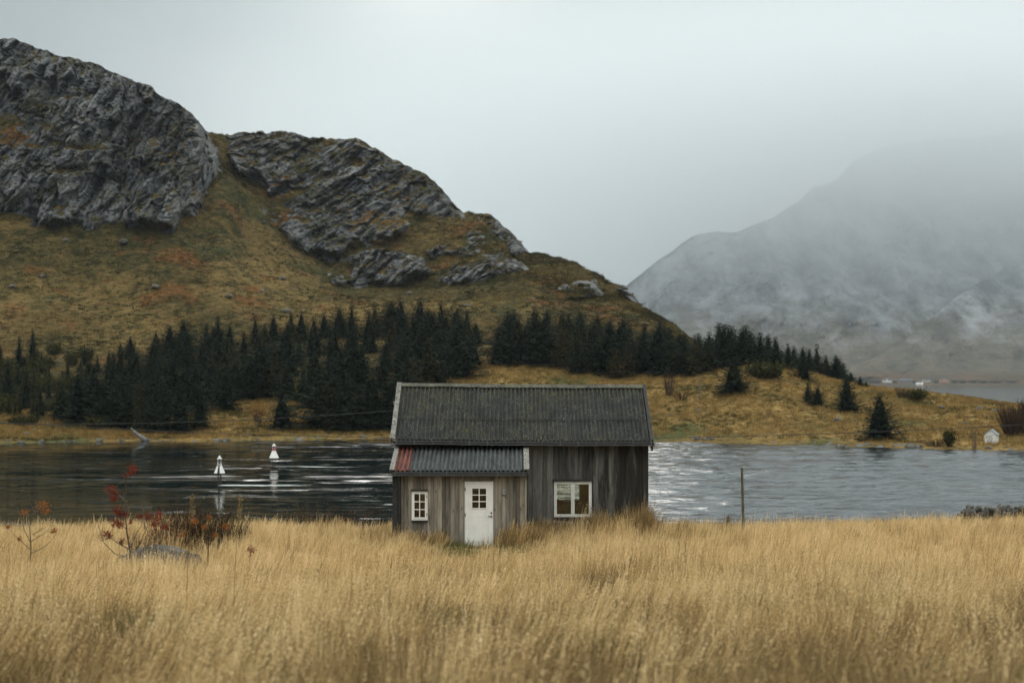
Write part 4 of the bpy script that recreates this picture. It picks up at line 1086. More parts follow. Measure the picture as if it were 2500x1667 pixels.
sapling(30.8, (215, 1080), [
    [(215, 1080), (240, 900), (238, 760), (250, 640), (265, 620)], [(275, 640), (245, 570), (235, 465)], [(240, 650), (285, 600), (335, 560)],
    [(240, 920), (175, 860), (110, 800), (55, 740)], [(238, 860), (190, 780), (165, 700), (180, 630)], [(240, 940), (330, 900), (410, 840), (470, 770)],
    [(240, 850), (320, 800), (400, 755)], [(160, 720), (140, 600), (152, 465)], [(250, 800), (350, 740)], [(280, 620), (305, 560), (318, 490)]],
    [(190, 625, 0.8), (335, 580, 1.2), (350, 620, 0.8), (415, 770, 0.7), (60, 740, 0.5), (150, 830, 0.4)],
    rust_leaf, 'almost bare sapling at the far left with a few rusty leaves', 32, grey_twig, 0.015, 5)
sapling(33.0, (1588, 935), [
    [(1588, 935), (1595, 840), (1590, 740), (1600, 620)], [(1595, 850), (1560, 780), (1545, 700)], [(1595, 840), (1640, 780), (1670, 700)],
    [(1592, 760), (1530, 720), (1490, 690)], [(1600, 800), (1680, 760), (1725, 735)], [(1597, 880), (1640, 830), (1660, 800)]],
    [(1490, 700, 0.9), (1725, 735, 0.8), (1640, 800, 0.6), (1390, 800, 0.7), (1600, 660, 0.5), (1560, 740, 0.6)],
    rust_leaf, 'short dark sapling right of the boulder with rusty leaves', 33, twig_m, 0.016, 4)
sapling(32.0, (1905, 1000), [[(1905, 1000), (1915, 930), (1922, 900)], [(1910, 970), (1895, 930)]], [(1922, 915, 1.0)], red_leaf, 'single tiny red leaved seedling in the straw grass', 34, twig_m, 0.008, 1)
# blurred tall plumes nearer the camera
def plume(u, v, y, label, seed, lean=0.1):
    rd = random.Random(seed)
    top = P(u, v, y); b = Vector((top.x - lean, y, float(field_z(top.x - lean, y)) - 0.05))
    t = thing('grass_plume', label, 'grass plume', b)
    m = MB(); e = top - b
    m.tube([(0, 0, 0), (e.x * 0.3, 0, e.z * 0.5), (e.x, 0, e.z)], [0.006, 0.005, 0.003], 4); m.build('stalk', brown, t)
    m = MB()
    for k in range(46):
        q = rd.random(); c = Vector((e.x * (1 - 0.15 * q), 0, e.z - 0.02 - 0.34 * q)) + Vector((rd.gauss(0, 0.022), rd.gauss(0, 0.022), 0)) * (1.2 - abs(q - 0.5))
        a = Vector((rd.gauss(0.2, 0.4), rd.gauss(0, 0.4), rd.uniform(0.3, 1))).normalized() * 0.03; s_ = a.orthogonal().normalized() * 0.006
        m.face([c - a, c + s_, c + a, c - s_], rd.random())
    m.build('seed_head', brown, t)
plume(470, 1203, 20, 'tall feathery grass plume left of its twin against the dark water', 41)
plume(586, 1203, 20, 'tall feathery grass plume right of its twin against the dark water', 42)

# ------------------------------------------------------------------ rocks
def stone_shader(g):
    p = g.obj(); n = g.noise(p, 1.6, 6, 0.7); n2 = g.noise(p, 9, 4, 0.7)
    c = g.ramp(n, [(0.32, (0.030, 0.028, 0.025)), (0.5, (0.105, 0.098, 0.085)), (0.68, (0.21, 0.20, 0.175))])
    c = g.mix(g.rng(n2, 0.58, 0.70), c, (0.34, 0.34, 0.31)); c = g.mix(g.rng(n2, 0.40, 0.30), c, (0.03, 0.03, 0.028))
    c = g.mix(g.math('MULTIPLY', g.rng(g.noise(p, 2.7, 4, 0.6), 0.55, 0.68), 0.6), c, (0.095, 0.080, 0.028))
    return {'Base Color': c, 'Roughness': 0.95, 'Specular IOR Level': 0.08, 'Normal': g.bump(g.math('ADD', n, n2), 0.9, 0.06)}
stone_m = principled('stone', stone_shader)
def rock_mesh(seed, sx, sy, sz, sub=4, rough=0.35):
    bm = bmesh.new(); bmesh.ops.create_icosphere(bm, subdivisions=sub, radius=1)
    co = np.array([v.co[:] for v in bm.verts])
    d = rough * fbm(co[:, 0] * 1.1 + seed * 3.3, co[:, 1] * 1.1, co[:, 2] * 1.1 + seed, 4)
    cell = np.round(co * 2.2) / 2.2
    for v, k, c in zip(bm.verts, d, cell):
        q = v.co * (1 + k) * 0.8 + Vector(c) * 0.2
        v.co = Vector((q.x * sx, q.y * sy, q.z * sz))
    me = bpy.data.meshes.new('rock'); bm.to_mesh(me); bm.free()
    me.polygons.foreach_set('use_smooth', np.ones(len(me.polygons), bool)); me.materials.append(stone_m)
    return me
loc = field(382, 33.0)
o = link('boulder', rock_mesh(3, 1.25, 0.85, 0.85, 6, 0.32)); o.location = loc + Vector((0, 0, 0.02))
props(o, 'large rounded lichen covered grey boulder half sunk in the grass', 'boulder')
RM = [rock_mesh(50 + i, 1, 0.8, 0.62, 3, 0.4) for i in range(5)]
for k, (u, v, s_, lab, gr) in enumerate((
    (50, 1082, 1.0, 'pale wedge shaped stone at the left waterline', None), (102, 1080, 1.1, 'dark blocky stone at the left waterline', None), (18, 1077, 0.7, 'small dark stone nearest the left picture edge on the shore', None),
    (158, 1078, 0.6, 'small flat stone on the left shore after the dark blocky stone', None), (178, 1078, 0.6, 'small grey stone on the left shore beside the flat one', None), (243, 1076, 1.1, 'long low stone on the left shore midway to the stump', None),
    (298, 1076, 0.8, 'light grey stone just left of the bleached stump', None), (418, 1075, 0.5, 'small dark stone right of the bleached stump', None), (538, 1076, 0.6, 'small flat stone on the shore left of the blocky dark pair', None), (555, 1074, 0.7, 'blue grey blocky stone on the shore above the left light beacon', None),
    (628, 1074, 0.7, 'white flat stone on the shore below the orange tree', None), (886, 1067, 0.9, 'pale stone on the shore just left of the cabin', None),
    (105, 1030, 0.9, 'standing grey stone on the left bank under the bushy spruce', None), (30, 1048, 0.9, 'grey stone on the left bank above the waterline stones', None), (85, 1050, 0.8, 'mossy stone second from the left on the bank', None), (118, 1048, 0.8, 'stone on the left bank below the standing stone', None), (65, 1060, 0.9, 'low stone between bank and left waterline', None),
    (1700, 1074, 1.3, 'dark rock among the shore rocks right of the cabin', None), (1720, 1076, 1.1, 'grey rock in the shore rocks right of the cabin', None), (1738, 1077, 1.0, 'right one of the shore rocks beside the cabin', None),
    (2227, 1093, 1.4, 'pale low rock on the right shore below the big cone spruce', None), (2245, 1095, 1.0, 'flat rock beside the pale low rock on the right shore', None), (2415, 1098, 0.9, 'dark rock at the water below the white shed', None),
    (2392, 1000, 1.3, 'dark upright rock high on the grassy right bank', None), (2432, 1006, 1.2, 'grey rock on the bank before the bare thicket', None), (2300, 997, 1.1, 'low pale rock on the upper right bank', None),
    (2045, 1030, 1.2, 'dark rock on the slope left of the big cone spruce', None), (2085, 1030, 0.8, 'brown rock on the slope closest to the big cone spruce', None), (1640, 1016, 0.8, 'pale rock on the bank right of the cabin roof', None), (1705, 1007, 0.8, 'dark rock on the bank below the thin pole', None), (2355, 1035, 0.9, 'grey rock on the bank above the white shed', None),
    (380, 700, 1.7, 'pale grey boulder alone on the open grass slope', None), (690, 682, 2.0, 'largest pale boulder on the slope under the cliffs', None), (640, 712, 1.4, 'grey boulder left below the largest slope boulder', None), (300, 590, 1.7, 'boulder on the grass below the left cliff', None),
    (30, 700, 1.2, 'small boulder on the far left slope', None), (105, 676, 1.2, 'boulder among the grass right of the far left one', None), (560, 725, 1.2, 'low boulder in the middle of the grass slope', None), (160, 590, 1.6, 'boulder under the dark foot of the left cliff', None), (700, 760, 1.8, 'pale boulder just above the left-hand wood', None), (1140, 748, 1.6, 'boulder on the slope above the gap in the woods', None), (1000, 718, 1.8, 'light boulder below the middle outcrop', None), (500, 620, 1.4, 'boulder in the mouth of the grassy gully', None),
)):
    o = link('rock', RM[k % 5]); o.location = plant(u, v); o.rotation_euler = (0, 0, k * 1.7); sc_ = s_ * random.uniform(0.8, 1.05) * (0.62 if v > 800 else 0.72); o.scale = (sc_, sc_, sc_)
    props(o, lab, 'rock', 'rocks on the bank and slopes')
# bleached stump lying at the water
loc = plant(352, 1078)
m = MB(); rd = random.Random(5); tp = P(320, 1045, loc.y) - loc
m.tube([(0.5, 0, -0.1), (0, 0, 0.3), tp * 0.5, tp], [0.42, 0.40, 0.26, 0.10], 7, 0.5)
for k in range(9):
    a = rd.uniform(0, 6.28); m.tube([(0.2, 0, 0.2), (0.2 + math.cos(a) * 0.5, math.sin(a) * 0.5, 0.35), (0.3 + math.cos(a) * 0.9, math.sin(a) * 0.9, 0.1)], [0.10, 0.07, 0.02], 5, rd.random())
o = m.build('tree_stump', plain('bleached_wood', (0.13, 0.13, 0.125), 0.9, var=0.4, scale=3), None, True); o.location = loc
props(o, 'bleached grey driftwood stump leaning on the far shore', 'stump')
# dry stone wall at the right field edge
m = MB(); rd = random.Random(77)
wx0, wx1, wy = (2345 - 1250) / F * 59, (2700 - 1250) / F * 59, 59.0
x = wx0
stones = []
while x < wx1:
    edge_ = min(1.0, 0.35 + (x - wx0) / 0.7)
    for lay in range(3):
        s_ = rd.uniform(0.10, 0.19)
        stones.append((x + rd.gauss(0, 0.05), wy + rd.gauss(0, 0.16), float(field_z(x, wy)) + (0.62 + lay * 0.17 * edge_) + rd.gauss(0, 0.03), s_))
    x += rd.uniform(0.10, 0.2)
for sx_, sy_, sz_, s_ in stones:
    bm = bmesh.new(); bmesh.ops.create_icosphere(bm, subdivisions=2, radius=1)
    M_ = Euler((rd.uniform(0, 3), rd.uniform(0, 3), rd.uniform(0, 3))).to_matrix()
    base = len(m.v)
    for v in bm.verts:
        q = v.co * (1 + 0.25 * math.sin(v.co.x * 5 + sx_ * 9) * math.cos(v.co.y * 4 + sy_ * 7)); q = Vector((q.x * 1.25, q.y, q.z * 0.8)); q = M_ @ q
        m.v.append((sx_ + q.x * s_, sy_ + q.y * s_, sz_ + q.z * s_))
    tn = rd.random()
    for f in bm.faces: m.f.append(tuple(base + v.index for v in f.verts)); m.t.append(tn)
    bm.free()
# core of the wall down to the ground
for k in range(24):
    xa = wx0 + 0.15 + (wx1 - wx0 - 0.2) * k / 24; xb = wx0 + 0.15 + (wx1 - wx0 - 0.2) * (k + 1) / 24; zg = float(field_z(xa, wy))
    m.box(xa, xb - 0.004, wy - 0.2, wy + 0.2, zg - 0.2, zg + 0.72, 0.2)
def wall_stone(g):
    d = stone_shader(g); t = g.attr('tint')
    d['Base Color'] = g.mix(0.55, d['Base Color'], g.mix(t, (0.03, 0.032, 0.030), (0.12, 0.12, 0.11)))
    return d
o = m.build('dry_stone_wall', principled('wall_stone', wall_stone), None)
props(o, 'dark dry stone wall at the right end of the straw field', 'stone wall')

# ------------------------------------------------------------------ poles and wires
oldwood = plain('weathered_pole', (0.10, 0.090, 0.060), 0.9, var=0.5, scale=5)
y = 52.0
t = thing('field_pole', 'slightly leaning weathered pole with a slack wire at the field edge', 'pole', field(1815, y))
b = t.location; top = P(1811, 1143, y) - b
m = MB(); m.tube([(0, 0, -0.4), top * 0.5 + Vector((0.01, 0, 0)), top], [0.056, 0.052, 0.046], 9); m.build('post', oldwood, t)
m = MB(); m.tube([(top.x - 0.05, 0, top.z - 0.10), (top.x + 0.07, 0, top.z - 0.08)], 0.018, 5); m.tube([(top.x, 0, top.z), (top.x, 0, top.z + 0.025)], [0.066, 0.05], 8); m.build('cap', plain('dark_iron', (0.03, 0.03, 0.03), 0.6), t)
m = MB(); e = P(1775, 1215, y + 1.5) - b; a_ = Vector((top.x - 0.05, 0, top.z - 0.10)); m.tube([a_, a_.lerp(e, 0.5) - Vector((0, 0, 0.07)), e, Vector((e.x - 0.25, e.y, -0.1))], 0.004, 4); m.build('stay_wire', plain('wire', (0.04, 0.04, 0.04), 0.5), t)
y = 53.0
b = field(1774, y); m = MB(); tp = P(1779, 1261, y) - b
m.tube([(0, 0, -0.3), tp * 0.6, tp], [0.10, 0.095, 0.085], 7); m.tube([tp, tp + Vector((0.03, 0, 0.03))], [0.085, 0.03], 7)
o = m.build('fence_post', oldwood); o.location = b; props(o, 'short thick old fence post sunk in grass left of the leaning pole', 'post')
def bank_pole(u, v0, v1, rad, label, arms=False):
    b = plant(u, v0); h = top_h(b, v1); t = thing('utility_pole', label, 'pole', b)
    m = MB(); m.tube([(0, 0, -0.4), (0, 0, h)], [rad, rad * 0.75], 7); m.build('post', grey_pole, t)
    m = MB()
    if arms: m.tube([(-0.35, 0, h - 0.5), (0.35, 0, h - 0.5)], 0.06, 5); m.build('crossarm', grey_pole, t)
    else: m.tube([(0, 0, h), (0, 0, h + 0.14)], [0.06, 0.04], 6); m.build('insulator', grey_pole, t)
grey_pole = plain('grey_pole_wood', (0.13, 0.12, 0.11), 0.9, var=0.3)
bank_pole(1708, 978, 914, 0.11, 'thin dark pole standing in the golden bank grass')
bank_pole(775, 1030, 960, 0.12, 'grey pole with a crossarm beside the left-hand wood', True)
wire_m = plain('black_cable', (0.012, 0.012, 0.012), 0.5)
def wire(pts, y, rad, label):
    m = MB(); pp = []
    u_, v_ = zip(*pts)
    n = 60
    for k in range(n + 1):
        u = u_[0] + (u_[-1] - u_[0]) * k / n
        # smooth sag through the given points
        v = float(np.polyval(np.polyfit(u_, v_, 2 if len(u_) > 2 else 1), u))
        pp.append(P(u, v, y))
    m.tube(pp, rad, 5)
    o = m.build('overhead_cable', wire_m); props(o, label, 'cable')
wire([(-400, 1020), (0, 1028), (250, 1036), (480, 1032), (700, 1021), (957, 1001)], 50.0, 0.011, 'black cable rising to the left end of the cabin roof')
wire([(-400, 1006), (0, 1030), (250, 1044), (500, 1055), (955, 1068), (1600, 1070), (1900, 1064), (2200, 1052), (2500, 1036), (2900, 1008)], 72.0, 0.016, 'long low black cable sagging across the inlet behind the cabin')

# ------------------------------------------------------------------ light beacons in the current
white_m = plain('white_marine_paint', (0.72, 0.72, 0.69), 0.45, var=0.12, scale=5)
iron_m = plain('rusty_iron', (0.045, 0.035, 0.028), 0.7, var=0.5)
redp = plain('red_band_paint', (0.42, 0.035, 0.030), 0.5)
bluep = plain('dark_blue_lantern', (0.03, 0.05, 0.06), 0.3)
def panel_cone(m, r0, r1, z0, z1, n, tk=0.02, gap=()):
    for k in range(n):
        if k in gap: continue
        a0, a1 = 6.283185 * k / n, 6.283185 * (k + 1) / n
        o_ = [(r0 * math.cos(a0), r0 * math.sin(a0), z0), (r0 * math.cos(a1), r0 * math.sin(a1), z0), (r1 * math.cos(a1), r1 * math.sin(a1), z1), (r1 * math.cos(a0), r1 * math.sin(a0), z1)]
        i_ = [((r0 - tk) * math.cos(a0), (r0 - tk) * math.sin(a0), z0), ((r0 - tk) * math.cos(a1), (r0 - tk) * math.sin(a1), z0), ((r1 - tk) * math.cos(a1), (r1 - tk) * math.sin(a1), z1), ((r1 - tk) * math.cos(a0), (r1 - tk) * math.sin(a0), z1)]
        m.hexa(i_ + o_)
def beacon(u, vb_, vc0, vc1, vlan, vtop, wpx, label, red, ladder):
    b = bpos(u, vb_); k = b.y / F
    Z = lambda v: (vb_ - v) * k
    t = thing('light_beacon', label, 'beacon', b)
    r0 = wpx * k / 2; r1 = r0 * 0.36
    for a in range(4):
        an = R(45 + 90 * a) + 0.35
        m = MB(); m.tube([(r0 * 0.36 * math.cos(an), r0 * 0.36 * math.sin(an), -1.5), (r1 * 0.95 * math.cos(an), r1 * 0.95 * math.sin(an), Z(vc1))], 0.028, 6); m.build('leg', iron_m, t)
    m = MB()
    if ladder:
        panel_cone(m, r0, r1, Z(vc0), Z(vc1), 4 * 6, 0.02, gap=(17, 18))
    else:
        panel_cone(m, r0, r1, Z(vc0), Z(vc1), 24)
    m.build('skirt', white_m, t)
    if ladder:
        m = MB()
        yl = -r0 * 0.82
        for s_ in (-1, 1): m.tube([(s_ * 0.10, yl * 0.62, 0.0), (s_ * 0.10, yl * 0.5, Z(vc1))], 0.02, 5)
        for j in range(9): m.tube([(-0.10, yl * (0.62 - 0.012 * j), 0.1 + j * Z(vc1) / 9.5), (0.10, yl * (0.62 - 0.012 * j), 0.1 + j * Z(vc1) / 9.5)], 0.014, 5)
        m.build('ladder', iron_m, t)
    m = MB(); m.lathe([(0, Z(vc1)), (r1 * 1.12, Z(vc1)), (r1 * 1.12, Z(vc1) + 0.05), (0, Z(vc1) + 0.05)], 16); m.build('platform', redp if red else white_m, t)
    m = MB(); m.lathe([(0, Z(vc1) + 0.05), (r1 * 0.72, Z(vc1) + 0.05), (r1 * 0.72, Z(vlan)), (0, Z(vlan))], 12); m.build('lantern', redp if red else bluep, t)
    m = MB()
    for a in range(6):
        an = 6.283 * a / 6; m.tube([(r1 * 0.95 * math.cos(an), r1 * 0.95 * math.sin(an), Z(vc1)), (r1 * 0.95 * math.cos(an), r1 * 0.95 * math.sin(an), Z(vlan))], 0.016, 5)
    m.build('cage', white_m, t)
    h = Z(vtop) - Z(vlan)
    m = MB(); m.lathe([(0, Z(vlan) - 0.02), (r1 * 1.3, Z(vlan) - 0.02), (r1 * 1.25, Z(vlan) + h * 0.15), (r1 * 0.45, Z(vlan) + h * 0.62), (r1 * 0.40, Z(vlan) + h * 0.7), (r1 * 0.42, Z(vlan) + h), (0, Z(vlan) + h * 1.05)], 16); m.build('cap', white_m, t, True)
beacon(536, 1184, 1154.5, 1133, 1120, 1112, 27, 'white light beacon with a dark lantern and ladder closer to the meadow', False, True)
beacon(669, 1139, 1117.5, 1099.5, 1088.5, 1082.5, 23.5, 'white light beacon with a red band below its lantern farther off', True, False)
# ------------------------------------------------------------------ the cabin
L = Vector((-0.3, 44.0, -5.1))
cabin = thing('wooden_cabin', 'weathered grey plank cabin with corrugated roof and white door in the straw meadow', 'cabin', L)
def part(m, name, mat, parent=None, smooth=False, label=None, bevel=0.0):
    m.v = [(a - L.x, b - L.y, c - L.z) for a, b, c in m.v]
    o = m.build(name, mat, parent or cabin, smooth, bevel)
    if label: o['label'] = label
    return o
def wood_shader(lo, midc, hi, stain, stainpos=None):
    def b(g):
        p = g.obj(); t = g.attr('tint')
        off = g.n('ShaderNodeCombineXYZ', {0: g.math('MULTIPLY', t, 13.0), 2: g.math('MULTIPLY', t, 41.0)}).outputs[0]
        q = g.n('ShaderNodeVectorMath', {0: p, 1: off}, operation='ADD').outputs[0]
        grain = g.noise(g.map(q, (26, 26, 1.3)), 1.0, 5, 0.65, 0.6)
        blot = g.noise(g.map(q, (5.0, 5, 0.8)), 1.0, 4, 0.6, 0.4)
        v = g.math('ADD', g.math('MULTIPLY', grain, 0.55), g.math('ADD', g.math('MULTIPLY', t, 0.30), g.math('MULTIPLY', blot, 0.35)))
        c = g.ramp(v, [(0.36, lo), (0.58, midc), (0.80, hi)])
        knot = g.voro(g.map(q, (5.5, 5.5, 1.6)), 1.0)
        c = g.mix(g.rng(knot, 0.10, 0.05), c, (0.015, 0.012, 0.010))
        # old damp stains: ragged streaks running down the boards
        s = g.n('ShaderNodeSeparateXYZ', {0: p})
        sn = g.noise(g.map(p, (4.0, 4, 0.45)), 1.0, 5, 0.65, 0.3)
        f = g.rng(sn, *stain)
        if stainpos is not None:
            x0, x1 = stainpos
            w_ = g.math('MULTIPLY', g.rng(s.outputs[0], x0, x1), 0.28)
            f = g.rng(g.math('ADD', sn, g.math('SUBTRACT', w_, 0.12)), *stain)
        c = g.mix(g.math('MULTIPLY', f, 0.88), c, (0.018, 0.016, 0.012))
        brn = g.noise(g.map(p, (3.0, 3, 0.5), loc=(7, 2, 9)), 1.0, 4, 0.6)
        c = g.mix(g.math('MULTIPLY', g.rng(brn, 0.56, 0.70), 0.28), c, (0.105, 0.072, 0.038))
        return {'Base Color': c, 'Roughness': 0.85, 'Specular IOR Level': 0.2, 'Normal': g.bump(g.math('ADD', grain, blot), 0.7, 0.012)}
    return b
wood_porch = principled('weathered_plank_porch', wood_shader((0.040, 0.034, 0.027), (0.182, 0.160, 0.130), (0.37, 0.33, 0.265), (0.58, 0.72)))
wood_main = principled('weathered_plank_main', wood_shader((0.016, 0.015, 0.014), (0.076, 0.076, 0.071), (0.19, 0.185, 0.168), (0.50, 0.64), (0.9, 4.6)))
dark_trim = plain('dark_stained_board', (0.022, 0.021, 0.020), 0.8, var=0.5, scale=9)
inside_m = plain('bare_interior_board', (0.050, 0.038, 0.022), 0.9, var=0.3, scale=3)
def sheet_shader(col, lich, ph=0.0):
    def b(g):
        p = g.obj()
        n = g.noise(g.map(p, (7, 1.2, 1.2)), 1.0, 4, 0.65)
        c = g.mix(g.rng(n, 0.3, 0.72), tuple(x * 0.55 for x in col), tuple(x * 1.45 for x in col))
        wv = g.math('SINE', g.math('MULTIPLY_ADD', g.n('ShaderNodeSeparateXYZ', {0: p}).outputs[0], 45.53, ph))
        c = g.mix(g.math('MULTIPLY', g.rng(wv, 0.15, -0.9), g.rng(n, 0.25, 0.6, 0.9, 0.55)), c, (0.006, 0.007, 0.007))      # shade painted into the trough colour so the corrugation shows
        sp = g.voro(p, 17.0); spn = g.noise(p, 2.2, 4, 0.65)
        c = g.mix(g.math('MULTIPLY', g.rng(sp, 0.24, 0.15), g.rng(spn, 0.38, 0.58)), c, (0.30, 0.31, 0.27))
        mo = g.noise(g.map(p, (16, 5, 5)), 1.0, 4, 0.75); mo2 = g.noise(p, 0.55, 3, 0.6)
        c = g.mix(g.math('MULTIPLY', g.math('MULTIPLY', g.rng(mo, 0.50, 0.66), g.rng(mo2, 0.40, 0.62)), lich * 0.7), c, (0.080, 0.080, 0.020))
        sp2 = g.voro(p, 34.0)
        c = g.mix(g.math('MULTIPLY', g.rng(sp2, 0.20, 0.12), 0.5), c, (0.14, 0.145, 0.125))
        return {'Base Color': c, 'Roughness': 0.7, 'Specular IOR Level': 0.2, 'Normal': g.bump(n, 0.3, 0.01)}
    return b
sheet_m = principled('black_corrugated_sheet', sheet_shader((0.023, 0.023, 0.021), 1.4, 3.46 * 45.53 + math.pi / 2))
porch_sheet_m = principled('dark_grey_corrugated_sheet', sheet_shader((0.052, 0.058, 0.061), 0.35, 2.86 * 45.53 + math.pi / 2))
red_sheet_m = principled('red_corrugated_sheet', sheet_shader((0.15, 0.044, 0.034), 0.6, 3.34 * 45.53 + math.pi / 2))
def lichen_board(g):
    p = g.obj(); n = g.noise(p, 5.0, 5, 0.7); n2 = g.noise(p, 26.0, 4, 0.7)
    c = g.mix(g.rng(n, 0.35, 0.65), (0.075, 0.075, 0.066), (0.22, 0.21, 0.19))
    c = g.mix(g.rng(n2, 0.52, 0.64), c, (0.40, 0.39, 0.36)); c = g.mix(g.rng(n2, 0.42, 0.34), c, (0.025, 0.025, 0.022))
    return {'Base Color': c, 'Roughness': 0.9, 'Specular IOR Level': 0.2, 'Normal': g.bump(n2, 0.8, 0.02)}
lichen_m = principled('lichen_grey_board', lichen_board)
def ridge_shader(g):
    p = g.obj(); n = g.noise(p, 3.0, 5, 0.7); n2 = g.noise(p, 30.0, 3, 0.7)
    c = g.mix(g.rng(n, 0.35, 0.65), (0.035, 0.036, 0.033), (0.085, 0.083, 0.066))
    c = g.mix(g.rng(n2, 0.56, 0.66), c, (0.34, 0.34, 0.29)); c = g.mix(g.math('MULTIPLY', g.rng(g.noise(p, 9.0, 3, 0.7), 0.54, 0.66), 0.6), c, (0.15, 0.14, 0.03))
    return {'Base Color': c, 'Roughness': 0.9, 'Specular IOR Level': 0.2, 'Normal': g.bump(n2, 0.6, 0.02)}
ridge_m = principled('lichen_ridge', ridge_shader)
def paint_shader(g):
    p = g.obj(); n = g.noise(p, 2.5, 4, 0.6); pe = g.noise(p, 22.0, 5, 0.75)
    c = g.mix(g.rng(n, 0.3, 0.7), (0.70, 0.69, 0.65), (0.80, 0.79, 0.755))
    c = g.mix(g.rng(pe, 0.70, 0.75), c, (0.14, 0.115, 0.085))
    return {'Base Color': c, 'Roughness': 0.5, 'Specular IOR Level': 0.35}
white_p = principled('white_gloss_paint', paint_shader)
def peel_shader(g):
    p = g.obj(); pe = g.noise(p, 14.0, 5, 0.75); n = g.noise(p, 3, 3, 0.6)
    c = g.mix(g.rng(n, 0.3, 0.7), (0.56, 0.56, 0.54), (0.70, 0.70, 0.67)); c = g.mix(g.rng(pe, 0.62, 0.68), c, (0.10, 0.085, 0.065))
    return {'Base Color': c, 'Roughness': 0.6, 'Specular IOR Level': 0.3, 'Normal': g.bump(g.rng(pe, 0.62, 0.68), 0.5, 0.004)}
peel_m = principled('peeling_white_paint', peel_shader)
m_, g, out = material('window_glass')
fr = g.n('ShaderNodeFresnel', {'IOR': 1.5}).outputs[0]
glo = g.n('ShaderNodeBsdfGlossy', {'Color': (1, 1, 1, 1), 'Roughness': 0.02}); tr = g.n('ShaderNodeBsdfTransparent', {'Color': (0.80, 0.82, 0.78, 1)})
mx = g.n('ShaderNodeMixShader', {0: g.math('MULTIPLY_ADD', fr, 1.1, 0.01), 1: tr.outputs[0], 2: glo.outputs[0]})
g.nt.links.new(mx.outputs[0], out.inputs['Surface']); glass_m = m_

def boards(m, x0, x1, y, z0, z1, holes, wid, seed, layers=True):
    """vertical boards on a wall facing the camera; holes = (xa, xb, za, zb)"""
    rd = random.Random(seed)
    def strip(xa, xb, yf, th, tint):
        cuts = sorted({xa, xb} | {h[i] for h in holes for i in (0, 1) if xa < h[i] < xb})
        for a, b in zip(cuts[:-1], cuts[1:]):
            mid_ = (a + b) / 2; zs = [(z0, z1)]
            for h in holes:
                if h[0] < mid_ < h[1]:
                    nz_ = []
                    for p_, q_ in zs:
                        if h[2] > p_: nz_.append((p_, min(q_, h[2])))
                        if h[3] < q_: nz_.append((max(p_, h[3]), q_))
                    zs = [s_ for s_ in nz_ if s_[1] - s_[0] > 0.005]
            for p_, q_ in zs: m.box(a, b, yf, yf + th, p_, q_, tint)
    x = x0; k = 0
    while x < x1 - 0.02:
        w_ = wid * rd.uniform(0.82, 1.2); xb = min(x + w_, x1)
        if x1 - xb < 0.05: xb = x1
        over = k % 2 == 0
        yf = y + (0.0 if over else 0.024) + rd.uniform(0, 0.004)
        strip(x + 0.0015, xb - 0.0015, yf, 0.022, rd.random())
        x = xb; k += 1
    # backing behind the boards
    strip(x0 + 0.004, x1 - 0.004, y + 0.054, 0.05, 0.4)
# --- main walls
YM, YB, XL, XR = 46.0, 50.66, -3.68, 4.41
tilt = lambda x: -0.062 * (x + 3.85) / 8.4 - 0.022 * math.sin(math.pi * (x + 3.85) / 8.4) + 0.006 * math.sin(x * 2.3)
WIN = (1.359, 2.574, -4.35, -3.20)
m = MB(); boards(m, XL, 4.215, YM, -5.7, -1.72, [WIN], 0.165, 5); part(m, 'wall', wood_main)
m = MB(); m.box(4.225, 4.41, YM - 0.012, YM + 0.03, -5.7, -1.80, 0.75); m.box(4.36, 4.405, YM + 0.032, YM + 0.15, -5.7, -1.80, 0.7); part(m, 'corner_board', wood_main)
BW = (1.20, 2.428, -4.204, -2.95)
m = MB(); boards(m, XL, XR, YB, -6.2, -1.72, [BW], 0.18, 6); part(m, 'wall', wood_main)
def gable(x0, x1):
    m = MB(); pr = [(YM + 0.105, -5.9), (YB - 0.002, -5.9), (YB - 0.002, -1.80), (48.3, -0.16), (YM + 0.105, -1.66)]
    n0 = len(m.v)
    m.v += [(x0, a, b + tilt(x0)) for a, b in pr] + [(x1, a, b + tilt(x0)) for a, b in pr]
    m.f.append(tuple(range(5))); m.f.append(tuple(reversed(range(5, 10)))); m.t += [.4, .4]
    for k in range(5): m.f.append((k, 5 + k, 5 + (k + 1) % 5, (k + 1) % 5)); m.t.append(0.4)
    part(m, 'side_wall', wood_main)
gable(XL, XL + 0.06); gable(XR - 0.066, XR - 0.006)
m = MB(); m.box(XL + 0.07, XR - 0.08, YM + 0.12, YB - 0.01, -5.15, -5.05); part(m, 'floor', inside_m)
m = MB(); m.box(XL + 0.07, XR - 0.08, YM + 0.12, YB - 0.01, -2.45, -2.40); part(m, 'loft_floor', inside_m)
# inner partition and lining seen through the window
def frame_rect(m, xa, xb, za, zb, y0, y1, w, tint=0.5):
    m.box(xa, xa + w, y0, y1, za, zb, tint); m.box(xb - w, xb, y0, y1, za, zb, tint)
    m.box(xa + w, xb - w, y0 + 0.001, y1 - 0.001, za, za + w, tint); m.box(xa + w, xb - w, y0 + 0.001, y1 - 0.001, zb - w, zb, tint)
def lining(xa, xb, za, zb, y0, y1, hole):
    m = MB(); m.box(xa, hole[0], y0, y1, za, zb); m.box(hole[1], xb, y0, y1, za, zb); m.box(hole[0] + .001, hole[1] - .001, y0, y1, za, hole[2]); m.box(hole[0] + .001, hole[1] - .001, y0, y1, hole[3], zb)
    return m
part(lining(XL + 0.08, XR - 0.09, -5.04, -2.46, YB - 0.06, YB - 0.02, BW), 'interior_wall', inside_m)
part(lining(XL + 0.08, XR - 0.09, -5.04, -2.46, YM + 0.12, YM + 0.15, WIN), 'interior_wall', inside_m)
